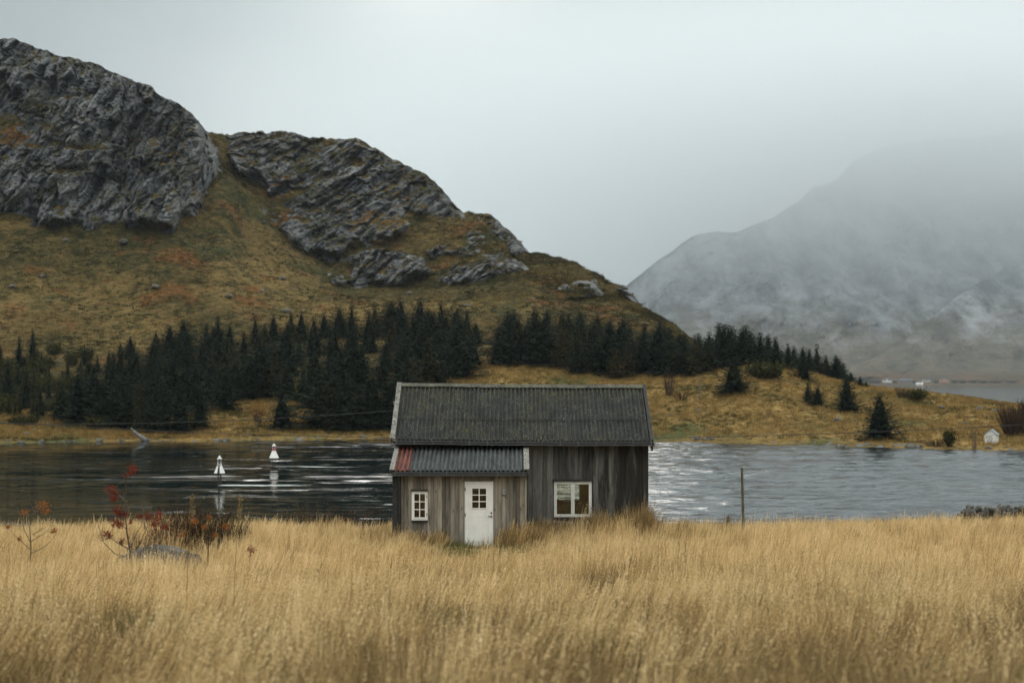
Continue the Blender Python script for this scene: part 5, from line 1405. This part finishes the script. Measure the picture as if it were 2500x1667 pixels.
wf = MB(); frame_rect(wf, BW[0], BW[1], BW[2], BW[3], YB - 0.075, YB + 0.10, 0.03); wf.box(BW[0], BW[1], YB - 0.12, YB - 0.078, BW[2] - 0.03, BW[2] + 0.012)
bw = part(wf, 'window', peel_m)
m = MB(); m.box(BW[0] + .03, BW[1] - .03, YB + 0.02, YB + 0.024, BW[2] + .03, BW[3] - .03); part(m, 'pane', glass_m, bw)
# --- main window
m = MB(); frame_rect(m, *WIN, YM - 0.03, YM + 0.10, 0.035); mw = part(m, 'window', peel_m, label='two casement window with peeling white paint')
xm = (WIN[0] + WIN[1]) / 2
for a, b in ((WIN[0] + .038, xm - 0.004), (xm + 0.004, WIN[1] - .038)):
    m = MB(); frame_rect(m, a, b, WIN[2] + .038, WIN[3] - .038, YM - 0.036, YM + 0.012, 0.052); part(m, 'sash', peel_m, mw)
    m = MB(); m.box(a + .05, b - .05, YM - 0.010, YM - 0.006, WIN[2] + .088, WIN[3] - .088); part(m, 'pane', glass_m, mw)
m = MB(); m.hexa([(WIN[0] - 0.05, YM - 0.10, WIN[3] + 0.012), (WIN[1] + 0.05, YM - 0.10, WIN[3] + 0.012), (WIN[1] + 0.05, YM - 0.002, WIN[3] + 0.03), (WIN[0] - 0.05, YM - 0.002, WIN[3] + 0.03), (WIN[0] - 0.05, YM - 0.10, WIN[3] + 0.038), (WIN[1] + 0.05, YM - 0.10, WIN[3] + 0.038), (WIN[1] + 0.05, YM - 0.002, WIN[3] + 0.062), (WIN[0] - 0.05, YM - 0.002, WIN[3] + 0.062)])
part(m, 'drip_board', dark_trim, mw)
m = MB(); m.box(WIN[0] - 0.02, WIN[1] + 0.02, YM - 0.06, YM - 0.002, WIN[2] - 0.075, WIN[2] - 0.012); part(m, 'sill', dark_trim, mw)
# stone footing under the main wall
m = MB(); rd = random.Random(12)
x = 0.55
while x < 4.4:
    for lay in range(3):
        s_ = rd.uniform(0.12, 0.20); bm = bmesh.new(); bmesh.ops.create_icosphere(bm, subdivisions=2, radius=1); base = len(m.v)
        cx, cy_, cz = x + rd.gauss(0, .04), YM - 0.10 + rd.gauss(0, .03) - (0.08 if lay < 2 else 0), -4.56 - 0.24 * (2 - lay) + rd.gauss(0, .02)
        for v in bm.verts:
            k = 1 + 0.2 * math.sin(v.co.x * 4 + x * 7) * math.cos(v.co.z * 5 + lay)
            m.v.append((cx + v.co.x * s_ * 1.4 * k, cy_ + v.co.y * s_ * 0.8 * k, cz + v.co.z * s_ * 0.62 * k))
        tn = rd.random()
        for f in bm.faces: m.f.append(tuple(base + v.index for v in f.verts)); m.t.append(tn)
        bm.free()
    x += rd.uniform(0.22, 0.36)
part(m, 'stone_footing', stone_m, smooth=True)
# --- corrugated roofs
def corrugated(x0, x1, top, eave, pitch, amp, courses, seed, lift=0.0, tl=True):
    """top, eave = (y, z); courses = list of (t0, t1) from ridge to eave, lower courses lying under the upper ones"""
    m = MB(); rd = random.Random(seed); n = int((x1 - x0) / pitch * 8)
    dy, dz = eave[0] - top[0], eave[1] - top[1]; ln = math.hypot(dy, dz); ny, nz_ = (dz / ln, -dy / ln)
    if nz_ < 0: ny, nz_ = -ny, -nz_
    for ci, (t0, t1) in enumerate(courses):
        base = len(m.v); lev = 0.012 * (len(courses) - ci)
        rows = 6
        for r_ in range(rows + 1):
            t = t0 + (t1 - t0) * r_ / rows
            for k in range(n + 1):
                x = x0 + (x1 - x0) * k / n
                ph = 2 * math.pi * (x - x0) / pitch
                d = amp * (math.cos(ph) + 0.12 * math.cos(2 * ph)) + lev + lift + 0.003 * math.sin(x * 1.3 + t * 4)
                # sheets about a metre wide, each a touch higher or lower
                d += 0.004 * math.sin(math.floor((x - x0) / (pitch * 7)) * 12.9 + ci * 3)
                m.v.append((x, top[0] + dy * t + ny * d, top[1] + dz * t + nz_ * d + (tilt(x) if tl else 0)))
        for r_ in range(rows):
            for k in range(n):
                a = base + r_ * (n + 1) + k
                m.f.append((a, a + n + 1, a + n + 2, a + 1)); m.t.append(0.5)
    return m
TOP, EAVE, BEAVE = (48.3, -0.085), (45.60, -1.835), (51.0, -1.835)
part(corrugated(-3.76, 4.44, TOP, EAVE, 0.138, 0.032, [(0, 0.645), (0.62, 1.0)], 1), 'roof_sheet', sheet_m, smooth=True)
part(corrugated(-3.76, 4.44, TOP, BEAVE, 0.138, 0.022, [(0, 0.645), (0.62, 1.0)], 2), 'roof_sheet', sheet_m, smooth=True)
def slab(m, x0, x1, a, b, d0, d1, tl=True, tint=0.5):
    """a slab lying along the slope a->b between normal offsets d0 and d1"""
    dy, dz = b[0] - a[0], b[1] - a[1]; ln = math.hypot(dy, dz); ny, nz_ = (dz / ln, -dy / ln)
    if nz_ < 0: ny, nz_ = -ny, -nz_
    q = []
    for d in (d0, d1):
        for x, (yy2, zz2) in ((x0, b), (x1, b), (x1, a), (x0, a)):
            q.append((x, yy2 + ny * d, zz2 + nz_ * d + (tilt(x) if tl else 0)))
    m.hexa(q, tint)
m = MB()
slab(m, -3.74, 4.42, (48.29, -0.10), (45.66, -1.805), -0.06, -0.026); slab(m, -3.74, 4.42, (48.31, -0.10), (50.94, -1.805), -0.06, -0.026)
part(m, 'roof_deck', dark_trim)
m = MB(); n_ = 24
for k in range(n_):      # ridge capping in short lengths
    xa, xb = -3.86 + 8.36 * k / n_, -3.86 + 8.36 * (k + 1) / n_ - 0.004
    h = 0.002 * math.sin(k * 2.1)
    slab(m, xa, xb, (48.30, -0.065 + h), (48.12, -0.175 + h), 0.028, 0.060); slab(m, xa, xb, (48.30, -0.065 + h), (48.48, -0.175 + h), 0.028, 0.060)
part(m, 'ridge_cap', ridge_m)
def verge(x0, x1, xo, mat, label):
    m = MB()
    for E in (EAVE, BEAVE):
        slab(m, x0, x1, (48.3, -0.055), (E[0] + (-0.05 if E is EAVE else 0.05), E[1] - 0.0), 0.040, 0.068)
        slab(m, min(xo), max(xo), (48.3, -0.055), (E[0] + (-0.04 if E is EAVE else 0.04), E[1] + 0.005), -0.16, 0.038)
    part(m, 'bargeboard', mat, label=label)
verge(-3.90, -3.745, (-3.89, -3.865), lichen_m, 'pale lichen crusted left bargeboard')
verge(4.43, 4.535, (4.502, 4.527), dark_trim, 'black right bargeboard')
def gutter(x0, x1, y, z, h, nb, tl, yb, name='gutter'):
    m = MB(); pr = [(yb, z), (y + 0.085, z - 0.01), (y + 0.012, z - 0.008), (y, z - 0.02), (y, z - h + 0.015), (y + 0.03, z - h), (y + 0.085, z - h), (yb, z - h + 0.01)]
    nseg = 12
    base = len(m.v)
    for k in range(nseg + 1):
        x = x0 + (x1 - x0) * k / nseg
        for a, b in pr: m.v.append((x, a, b + (tilt(x) if tl else 0)))
    c = len(pr)
    for k in range(nseg):
        for j in range(c): m.f.append((base + k * c + j, base + k * c + (j + 1) % c, base + (k + 1) * c + (j + 1) % c, base + (k + 1) * c + j)); m.t.append(0.5)
    m.f.append(tuple(base + j for j in range(c))); m.t.append(.5); m.f.append(tuple(base + nseg * c + j for j in reversed(range(c)))); m.t.append(.5)
    gt = part(m, name, gutter_m)
    m = MB()
    for k in range(nb):
        x = x0 + 0.10 + (x1 - x0 - 0.2) * k / (nb - 1); dz = tilt(x) if tl else 0
        m.box(x - 0.006, x + 0.006, y - 0.004, y + 0.001, z - h - 0.002 + dz, z + 0.012 + dz)
    part(m, 'bracket', steel_m, gt)
    m = MB()
    for k in range(nseg):
        xa = x0 + (x1 - x0) * k / nseg; xb = x0 + (x1 - x0) * (k + 1) / nseg; dz = tilt((xa + xb) / 2) if tl else 0
        m.box(xa, xb - 0.001, y - 0.005, y + 0.006, z - h + 0.012 + dz, z - h + 0.022 + dz)
    part(m, 'lip', steel_m, gt)
gutter_m = plain('black_gutter', (0.020, 0.022, 0.024), 0.45, var=0.3, scale=3)
steel_m = plain('dull_steel', (0.16, 0.165, 0.17), 0.5, var=0.3)
gutter(-3.80, 4.56, 45.52, -1.845, 0.13, 15, True, 45.70)
m = MB(); m.lathe([(0.03, -0.16), (0.045, -0.06), (0.06, 0.0)], 10, (4.49, 45.58, -2.03)); part(m, 'gutter_outlet', gutter_m)
m = MB(); m.box(-3.74, 4.42, 45.705, 45.74, -2.02, -1.86); m.box(-3.74, 4.42, 45.745, 45.995, -2.00, -1.97); part(m, 'fascia', dark_trim)
# --- porch
PX0, PX1, PYF = -3.70, 0.45, 44.0
DOOR = (-1.46, -0.578, -5.096, -3.07); PW = (-3.10, -2.61, -4.26, -3.365)
m = MB(); boards(m, -3.44, 0.405, PYF, -5.6, -2.80, [(DOOR[0], DOOR[1], -5.2, DOOR[3]), PW], 0.118, 8); part(m, 'porch_wall', wood_porch)
m = MB(); m.box(-3.70, -3.535, PYF - 0.022, PYF + 0.03, -5.6, -2.84, 0.1); part(m, 'corner_board', dark_trim, label='black left corner board of the porch')
m = MB(); m.tube([(-3.485, PYF - 0.02, -2.86), (-3.485, PYF - 0.02, -5.35)], 0.036, 10); part(m, 'downpipe', gutter_m)
m = MB(); m.box(-3.534, -3.441, PYF + 0.02, PYF + 0.05, -5.6, -2.82, 0.0); part(m, 'recess_board', dark_trim)
m = MB(); m.box(0.407, 0.45, PYF - 0.016, PYF + 0.03, -5.6, -2.82, 0.9); part(m, 'corner_board', wood_porch)
def pside(x0, x1):
    m = MB(); pr = [(PYF + 0.055, -5.7), (YM - 0.01, -5.7), (YM - 0.01, -2.16), (PYF + 0.055, -2.72)]
    m.v += [(x0, a, b) for a, b in pr] + [(x1, a, b) for a, b in pr]
    m.f += [(0, 1, 2, 3), (7, 6, 5, 4)]; m.t += [.3, .3]
    for k in range(4): m.f.append((k, 4 + k, 4 + (k + 1) % 4, (k + 1) % 4)); m.t.append(.3)
    part(m, 'side_wall', wood_main)
pside(-3.695, -3.64); pside(0.39, 0.446)
m = MB(); m.box(-3.63, 0.38, PYF + 0.11, YM - 0.01, -5.2, -5.11); part(m, 'floor', inside_m)
PT, PE = (45.985, -2.085), (43.78, -2.735)
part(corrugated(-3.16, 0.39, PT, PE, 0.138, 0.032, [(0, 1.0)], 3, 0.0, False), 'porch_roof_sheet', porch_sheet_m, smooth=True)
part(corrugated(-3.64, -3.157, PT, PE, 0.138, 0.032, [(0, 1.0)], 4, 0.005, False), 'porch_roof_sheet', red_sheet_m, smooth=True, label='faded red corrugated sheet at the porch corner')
m = MB(); slab(m, -3.66, 0.41, (45.985, -2.10), (43.83, -2.735), -0.06, -0.028, False); part(m, 'porch_roof_deck', dark_trim)
m = MB(); slab(m, -3.77, -3.625, (45.99, -2.075), (43.74, -2.745), 0.045, 0.075, False); slab(m, -3.765, -3.74, (45.98, -2.075), (43.76, -2.74), -0.12, 0.043, False); part(m, 'bargeboard', lichen_m)
m = MB(); slab(m, 0.365, 0.535, (45.99, -2.065), (43.74, -2.735), 0.045, 0.075, False); slab(m, 0.505, 0.53, (45.98, -2.065), (43.76, -2.73), -0.12, 0.043, False); part(m, 'bargeboard', lichen_m)
gutter(-3.70, 0.46, 43.70, -2.755, 0.125, 6, False, 43.90)
m = MB(); m.box(-3.66, 0.41, 43.905, 43.935, -2.90, -2.76); m.box(-3.66, 0.41, 43.94, 43.995, -2.86, -2.83); part(m, 'fascia', dark_trim)
m = MB(); m.lathe([(0.025, -0.13), (0.04, -0.05), (0.05, 0.0)], 10, (0.47, 43.77, -2.87)); part(m, 'gutter_outlet', gutter_m)
# --- porch window
m = MB(); frame_rect(m, *PW, PYF - 0.03, PYF + 0.10, 0.034); pw = part(m, 'window', white_p, label='small white six pane window')
xa, xb, za, zb = PW[0] + .037, PW[1] - .037, PW[2] + .045, PW[3] - .037
m = MB(); frame_rect(m, xa, xb, za, zb, PYF - 0.038, PYF + 0.012, 0.045)
xc = (xa + xb) / 2; m.box(xc - 0.013, xc + 0.013, PYF - 0.036, PYF + 0.008, za + .045, zb - .045)
for k in (1, 2):
    z = za + .045 + (zb - za - .09) * k / 3; m.box(xa + .045, xb - .045, PYF - 0.034, PYF + 0.006, z - 0.012, z + 0.012)
part(m, 'sash', white_p, pw)
m = MB(); m.box(xa + .04, xb - .04, PYF - 0.006, PYF - 0.002, za + .04, zb - .04); part(m, 'pane', glass_m, pw)
m = MB(); m.box(PW[0] - 0.02, PW[1] + 0.02, PYF - 0.09, PYF - 0.003, PW[3] + 0.012, PW[3] + 0.05); part(m, 'drip_board', dark_trim, pw)
m = MB(); m.box(PW[0] - 0.012, PW[1] + 0.012, PYF - 0.06, PYF - 0.003, PW[2] - 0.05, PW[2] - 0.008); part(m, 'sill', dark_trim, pw)
m = MB()
for z in (PW[3] - 0.16, PW[2] + 0.18): m.box(PW[1] - 0.034, PW[1] - 0.018, PYF - 0.048, PYF - 0.040, z - 0.04, z + 0.04)
part(m, 'hinge', gutter_m, pw)
# --- door
dx0, dx1, dz0, dz1 = DOOR
m = MB(); m.box(dx0, dx0 + 0.028, PYF - 0.022, PYF + 0.09, dz0, dz1); m.box(dx1 - 0.022, dx1, PYF - 0.022, PYF + 0.09, dz0, dz1); m.box(dx0 + .028, dx1 - .022, PYF - 0.021, PYF + 0.089, dz1 - 0.028, dz1)
door = part(m, 'door', white_p, label='white panelled front door with a six pane light')
lx0, lx1, lz0, lz1 = dx0 + .031, dx1 - .025, dz0 + 0.006, dz1 - .031
wx0_, wx1_, wz0, wz1 = -1.232, -0.797, -3.885, -3.28
m = MB(); yl = PYF - 0.018
def ring_panel(xa, xb, za, zb):
    # recessed groove around a raised field
    m.box(xa + 0.022, xb - 0.022, yl - 0.003, yl + 0.01, za + 0.022, zb - 0.022)
# base slab behind, stiles and rails proud of it
m.box(lx0, wx0_ - .001, yl + 0.006, yl + 0.045, lz0, lz1); m.box(wx1_ + .001, lx1, yl + 0.006, yl + 0.045, lz0, lz1)
m.box(wx0_, wx1_, yl + 0.007, yl + 0.044, lz0, wz0); m.box(wx0_, wx1_, yl + 0.007, yl + 0.044, wz1, lz1)
px0, px1 = -1.34, -0.714
m.box(lx0, px0, yl, yl + 0.0055, lz0, lz1); m.box(px1, lx1, yl, yl + 0.0055, lz0, lz1)
for a, b in ((lz0, -4.95), (-4.165, -3.965), (-3.18, lz1)): m.box(px0 + .001, px1 - .001, yl + .0003, yl + 0.0055, a, b)
ring_panel(px0, px1, -4.95, -4.165)
part(m, 'leaf', white_p, door)
m = MB(); frame_rect(m, wx0_ - 0.026, wx1_ + 0.026, wz0 - 0.026, wz1 + 0.026, yl - 0.010, yl + 0.005, 0.030)
xc = (wx0_ + wx1_) / 2; m.box(xc - 0.014, xc + 0.014, yl - 0.008, yl + 0.012, wz0 + .004, wz1 - .004)
for k in (1, 2):
    z = wz0 + (wz1 - wz0) * k / 3; m.box(wx0_ + .004, wx1_ - .004, yl - 0.0065, yl + 0.0105, z - 0.013, z + 0.013)
part(m, 'glazing_bar', white_p, door)
m = MB(); m.box(wx0_ + .001, wx1_ - .001, yl + 0.014, yl + 0.018, wz0 + .001, wz1 - .001); part(m, 'pane', glass_m, door)
m = MB(); 
m.tube([(-0.640, yl + 0.002, -4.145), (-0.640, yl - 0.014, -4.145)], 0.028, 12); m.tube([(-0.640, yl - 0.014, -4.145), (-0.640, yl - 0.05, -4.145), (-0.66, yl - 0.055, -4.140), (-0.742, yl - 0.052, -4.130)], 0.011, 7)
part(m, 'handle', gutter_m, door)
m = MB(); m.tube([(-0.640, yl + 0.002, -4.035), (-0.640, yl - 0.014, -4.035)], 0.027, 12); part(m, 'lock', gutter_m, door)
for z in (-3.30, -4.10):
    m = MB(); m.tube([(dx0 + 0.012, yl - 0.016, z - 0.055), (dx0 + 0.012, yl - 0.016, z + 0.055)], 0.011, 7); part(m, 'hinge', plain('rusty_hinge', (0.10, 0.045, 0.025), 0.7), door)
m = MB(); m.box(dx0 - 0.10, dx1 + 0.10, PYF - 0.028, PYF - 0.003, dz1 + 0.010, dz1 + 0.035, 0.7); m.box(dx0 - 0.03, dx1 + 0.04, PYF - 0.018, PYF - 0.003, dz1 + 0.040, dz1 + 0.16, 0.3); part(m, 'door_head_board', wood_porch)
m = MB(); m.box(dx0 + .03, dx1 - .03, PYF - 0.02, PYF + 0.08, -5.22, dz0 - 0.002, 0.4); part(m, 'threshold', dark_trim)
# --- grey meter box
m = MB(); m.box(-0.292, -0.200, PYF - 0.05, PYF - 0.002, -3.462, -3.318); mb = part(m, 'meter_box', plain('grey_plastic', (0.30, 0.32, 0.33), 0.5, var=0.1), bevel=0.008)
m = MB(); m.box(-0.262, -0.226, PYF - 0.055, PYF - 0.0505, -3.395, -3.355); part(m, 'display', gutter_m, mb)
m = MB(); m.tube([(-0.30, PYF - 0.012, -3.48), (-0.245, PYF - 0.012, -3.53), (-0.19, PYF - 0.012, -3.48)], 0.006, 5); part(m, 'cable', gutter_m, mb)
m = MB(); m.tube([(-3.68, 47.6, -0.85), (-3.93, 47.6, -0.80), (-3.95, 47.6, -0.68)], 0.018, 6); m.tube([(-3.95, 47.6, -0.72), (-3.95, 47.6, -0.64)], 0.03, 8); part(m, 'cable_bracket', steel_m)

# ------------------------------------------------------------------ the white shed across the water
b = plant(2408, 1083); k = b.y / F
shed = thing('garden_shed', 'little white shed with a grey pitched roof on the far right shore', 'shed', b)
def sb(m, name, mat, par=None): return m.build(name, mat, par or shed)
peelw = plain('chalky_white_board', (0.66, 0.66, 0.63), 0.8, var=0.2, scale=4)
px = lambda u: (u - 2408) * k
h0, h1 = 20.5 * k, 32 * k
xg0, xg1, xs1 = px(2406.5), px(2429), px(2444.5)
m = MB()
xg0, xg1 = px(2388 + 19) - 0.0, 0
x0_, xm_, x1_ = px(2407 - 0), px(2431), px(2445)
# gable front faces the camera on the left, the long side recedes to the right (shed turned about 35 degrees)
A = Vector((px(2406), 0.35, -0.2)); Bc = Vector((px(2430), -0.35, -0.2)); Cc = Vector((px(2444.5), 1.0, -0.2))
ax = (Bc - A); D = A + (Cc - Bc)
up = Vector((0, 0, 1))
def q4(p, z): return Vector((p.x, p.y, z))
ridge0 = (A + Bc) / 2; ridge1 = (D + Cc) / 2
hw, hr = 21 * k, 33 * k
m.face([q4(A, -.2), q4(Bc, -.2), q4(Bc, hw), q4(ridge0, hr), q4(A, hw)]); m.face([q4(Bc, -.2), q4(Cc, -.2), q4(Cc, hw), q4(Bc, hw)])
m.face([q4(Cc, -.2), q4(D, -.2), q4(D, hw), q4(ridge1, hr), q4(Cc, hw)]); m.face([q4(D, -.2), q4(A, -.2), q4(A, hw), q4(D, hw)])
sb(m, 'wall', peelw)
m = MB()
fwd = (Bc - Cc).normalized() * 0.12
for e0, e1 in ((A, D), (Bc, Cc)):
    outv = (e0 - ridge0); outv.z = 0; outv.normalize(); drop = (hr - hw) / ((e0 - ridge0).length) * 0.12
    pa = q4(ridge0, hr + .02) + fwd; pb = q4(ridge1, hr + .02) - fwd; pc = q4(e1, hw + .02 - drop) - fwd + outv * .12; pd = q4(e0, hw + .02 - drop) + fwd + outv * .12
    t_ = Vector((0, 0, 0.05)); m.hexa([pa, pb, pc, pd, pa + t_, pb + t_, pc + t_, pd + t_])
sb(m, 'roof', plain('grey_tin', (0.22, 0.24, 0.26), 0.5, var=0.2))
nf = ax.cross(up).normalized()
def onf(s, z): return q4(A + ax * s, z) + nf * 0.02
m = MB(); m.hexa([onf(.30, 0.0), onf(.62, 0.0), onf(.62, 0) - nf * .03, onf(.30, 0) - nf * .03, onf(.30, hw * .92), onf(.62, hw * .92), onf(.62, hw * .92) - nf * .03, onf(.30, hw * .92) - nf * .03])
d_ = sb(m, 'door', plain('chalky_white_door', (0.56, 0.56, 0.52), 0.8, var=0.3))
m = MB()
for s_ in (.295, .46, .625): m.tube([onf(s_, 0) + nf * .012, onf(s_, hw * .92) + nf * .012], 0.016, 4)
sb(m, 'door_gap', dark_trim, d_)
m = MB(); m.hexa([onf(.13, hw * .62), onf(.22, hw * .62), onf(.22, hw * .62) - nf * .03, onf(.13, hw * .62) - nf * .03, onf(.13, hw * .8), onf(.22, hw * .8), onf(.22, hw * .8) - nf * .03, onf(.13, hw * .8) - nf * .03]); sb(m, 'window', gutter_m)

# ------------------------------------------------------------------ village on the far fjord shore
def farm(u0, u1, vbase, vwall, vroof, y, wall, roof, label, nwin, gablet=False, chim=False, depth=9):
    k = y / F; x0, x1 = (u0 - 1250) * k, (u1 - 1250) * k; z = (HZ - vbase) * k; hw = (vbase - vwall) * k; hr = (vbase - vroof) * k; W = x1 - x0
    t = thing('farmhouse', label, 'house', (x0, y, z), 'houses on the far fjord shore')
    m = MB(); m.box(0, W, 0, depth, -6, hw)
    for xx in (0.01, W - 0.03): m.face([(xx, 0, hw), (xx, depth, hw), (xx, depth / 2, hr - .2)])
    m.build('wall', wall, t)
    m = MB(); o_ = 0.5
    for s_ in (0, 1):
        ye = -o_ if s_ == 0 else depth + o_
        a, b_, c, d = (-o_, ye, hw - .3), (W + o_, ye, hw - .3), (W + o_, depth / 2, hr), (-o_, depth / 2, hr)
        q = [Vector(v) for v in (a, b_, c, d)]; up_ = Vector((0, 0, .3)); m.hexa(q + [v + up_ for v in q])
    if gablet:
        gw = W * 0.32; cx = W * 0.45
        for s_ in (-1, 1):
            q = [Vector(v) for v in ((cx + s_ * gw / 2, -1.2, hw - .2), (cx, -1.2, hr + .3), (cx, depth / 2, hr + .3), (cx + s_ * gw / 2, depth / 2, hw - .2))]; m.hexa(q + [v + Vector((0, 0, .3)) for v in q])
    r_ = m.build('roof', roof, t)
    if gablet:
        m = MB(); m.hexa([(cx - gw / 2, -0.8, 0), (cx + gw / 2, -0.8, 0), (cx + gw / 2, -0.01, 0), (cx - gw / 2, -0.01, 0), (cx - gw / 2, -0.8, hw), (cx + gw / 2, -0.8, hw), (cx + gw / 2, -0.01, hw), (cx - gw / 2, -0.01, hw)]); m.face([(cx - gw / 2, -0.8, hw), (cx + gw / 2, -0.8, hw), (cx, -0.8, hr + .2)]); m.build('porch', wall, t)
    if chim:
        m = MB(); m.box(W * .7, W * .7 + 0.9, depth / 2 - .45, depth / 2 + .45, hr - .5, hr + 1.3); m.build('chimney', plain('brick', (0.2, 0.12, 0.09)), r_)
    for j in range(nwin):
        xx = W * (j + 0.5) / nwin
        m = MB(); m.box(xx - 0.75, xx + 0.75, (-0.9 if gablet and abs(xx - W * .45) < W * .18 else -0.08), -0.02, hw * .35, hw * .75); m.build('window', gutter_m, t)
    return t
vw = plain('village_white', (0.72, 0.72, 0.70), 0.7, var=0.05); vr_ = plain('slate_roof', (0.08, 0.085, 0.09), 0.7); vp = plain('salmon_paint', (0.50, 0.25, 0.15), 0.7, var=0.1); vb2 = plain('blue_grey_board', (0.11, 0.125, 0.14), 0.8); vc2 = plain('cream_board', (0.52, 0.50, 0.45), 0.7, var=0.1)
farm(2156.5, 2177.5, 934, 928.5, 924, 3096, vw, vr_, 'white farmhouse with a front gable on the far fjord shore', 4, True, True)
farm(2197, 2228, 932.5, 929, 924.5, 3110, vb2, vr_, 'long blue grey barn between the white and the cream farmhouses', 5, depth=12)
farm(2253.5, 2272.5, 932.5, 928, 925, 3110, vc2, vr_, 'cream house with a grey roof between the barn and the salmon house', 4, chim=True)
farm(2296, 2317, 933.5, 927.5, 923.5, 3100, vp, vr_, 'salmon pink house with a small gable at the right of the village', 3, True)
farm(2237.5, 2254, 940.3, 935.5, 934.2, 3032, vw, vw, 'low white boathouse closest to the fjord water', 1, depth=6)
for k, (u, w_, h) in enumerate(((2185, 9, 4), (2232, 8, 4), (2285, 8, 4), (2330, 16, 5), (2350, 22, 5), (2375, 26, 6), (2400, 22, 5), (2430, 36, 5), (2470, 36, 5), (2140, 20, 5), (2125, 16, 4))):
    y = 3085.0; loc = Vector(((u - 1250) / F * y, y, -2.2))
    shrub(loc, h, w_ * 0.5, 60, 0.16, 'greyish brown bare thicket beside the far village, number of trunks uncountable' if False else ['grey thicket just right of the white farmhouse', 'grey thicket between barn and cream house', 'dark thicket left of the salmon house', 'dark thicket just right of the salmon house', 'second dark thicket right of the salmon house', 'third and tallest thicket right of the salmon house', 'small thicket in the middle of the far shoreline belt', 'wide low thicket in the far shoreline belt', 'wide low thicket at the right picture edge on the far shore', 'grey thicket left of the white farmhouse', 'low thicket at the left end of the far shore'][k], olive_leaf, 3, 0.8, 300 + k, twig_m, name='thicket', cat='thicket', group='thickets on the far shore', jit=1.0)
# ------------------------------------------------------------------ air
def volbox(name, x0, x1, y0, y1, z0, z1, build, label):
    m = MB(); m.box(x0, x1, y0, y1, z0, z1); me = m.mesh(name)
    mt = bpy.data.materials.new(name); mt.use_nodes = True; nt = mt.node_tree; nt.nodes.clear(); g = NT(nt)
    out = g.n('ShaderNodeOutputMaterial'); v = build(g); nt.links.new(v, out.inputs['Volume'])
    o = link(name, me, None, mt); props(o, label, name.replace('_', ' '), kind='stuff'); return o, mt
def haze_b(g):
    return g.n('ShaderNodeVolumePrincipled', {'Color': (0.80, 0.90, 1.0, 1), 'Density': 0.00005, 'Anisotropy': 0.2}).outputs[0]
volbox('haze', -4500, 6500, -200, 6400, -16, 1800, haze_b, 'thin grey rain haze over the inlet and the fjord')
def cloud_b(g):
    p = g.pos(); s = g.n('ShaderNodeSeparateXYZ', {0: p})
    n = g.noise(p, 0.0022, 4, 0.55)
    z = g.math('ADD', s.outputs[2], g.math('MULTIPLY', g.math('SUBTRACT', n, 0.5), 620.0))
    d = g.math('MULTIPLY', g.math('MULTIPLY', g.rng(z, 60.0, 640.0, 0.0011, 0.0030), g.rng(s.outputs[2], 1350.0, 760.0)), g.rng(g.math('ADD', s.outputs[0], g.math('MULTIPLY', n, 700.0)), -1300.0, 1700.0, 0.03))
    return g.n('ShaderNodeVolumePrincipled', {'Color': (0.935, 0.955, 0.97, 1), 'Density': d, 'Anisotropy': 0.0}).outputs[0]
o, mt = volbox('low_cloud', -4300, 5800, 3450, 6300, -14, 1700, cloud_b, 'low grey cloud swallowing the mountain top')
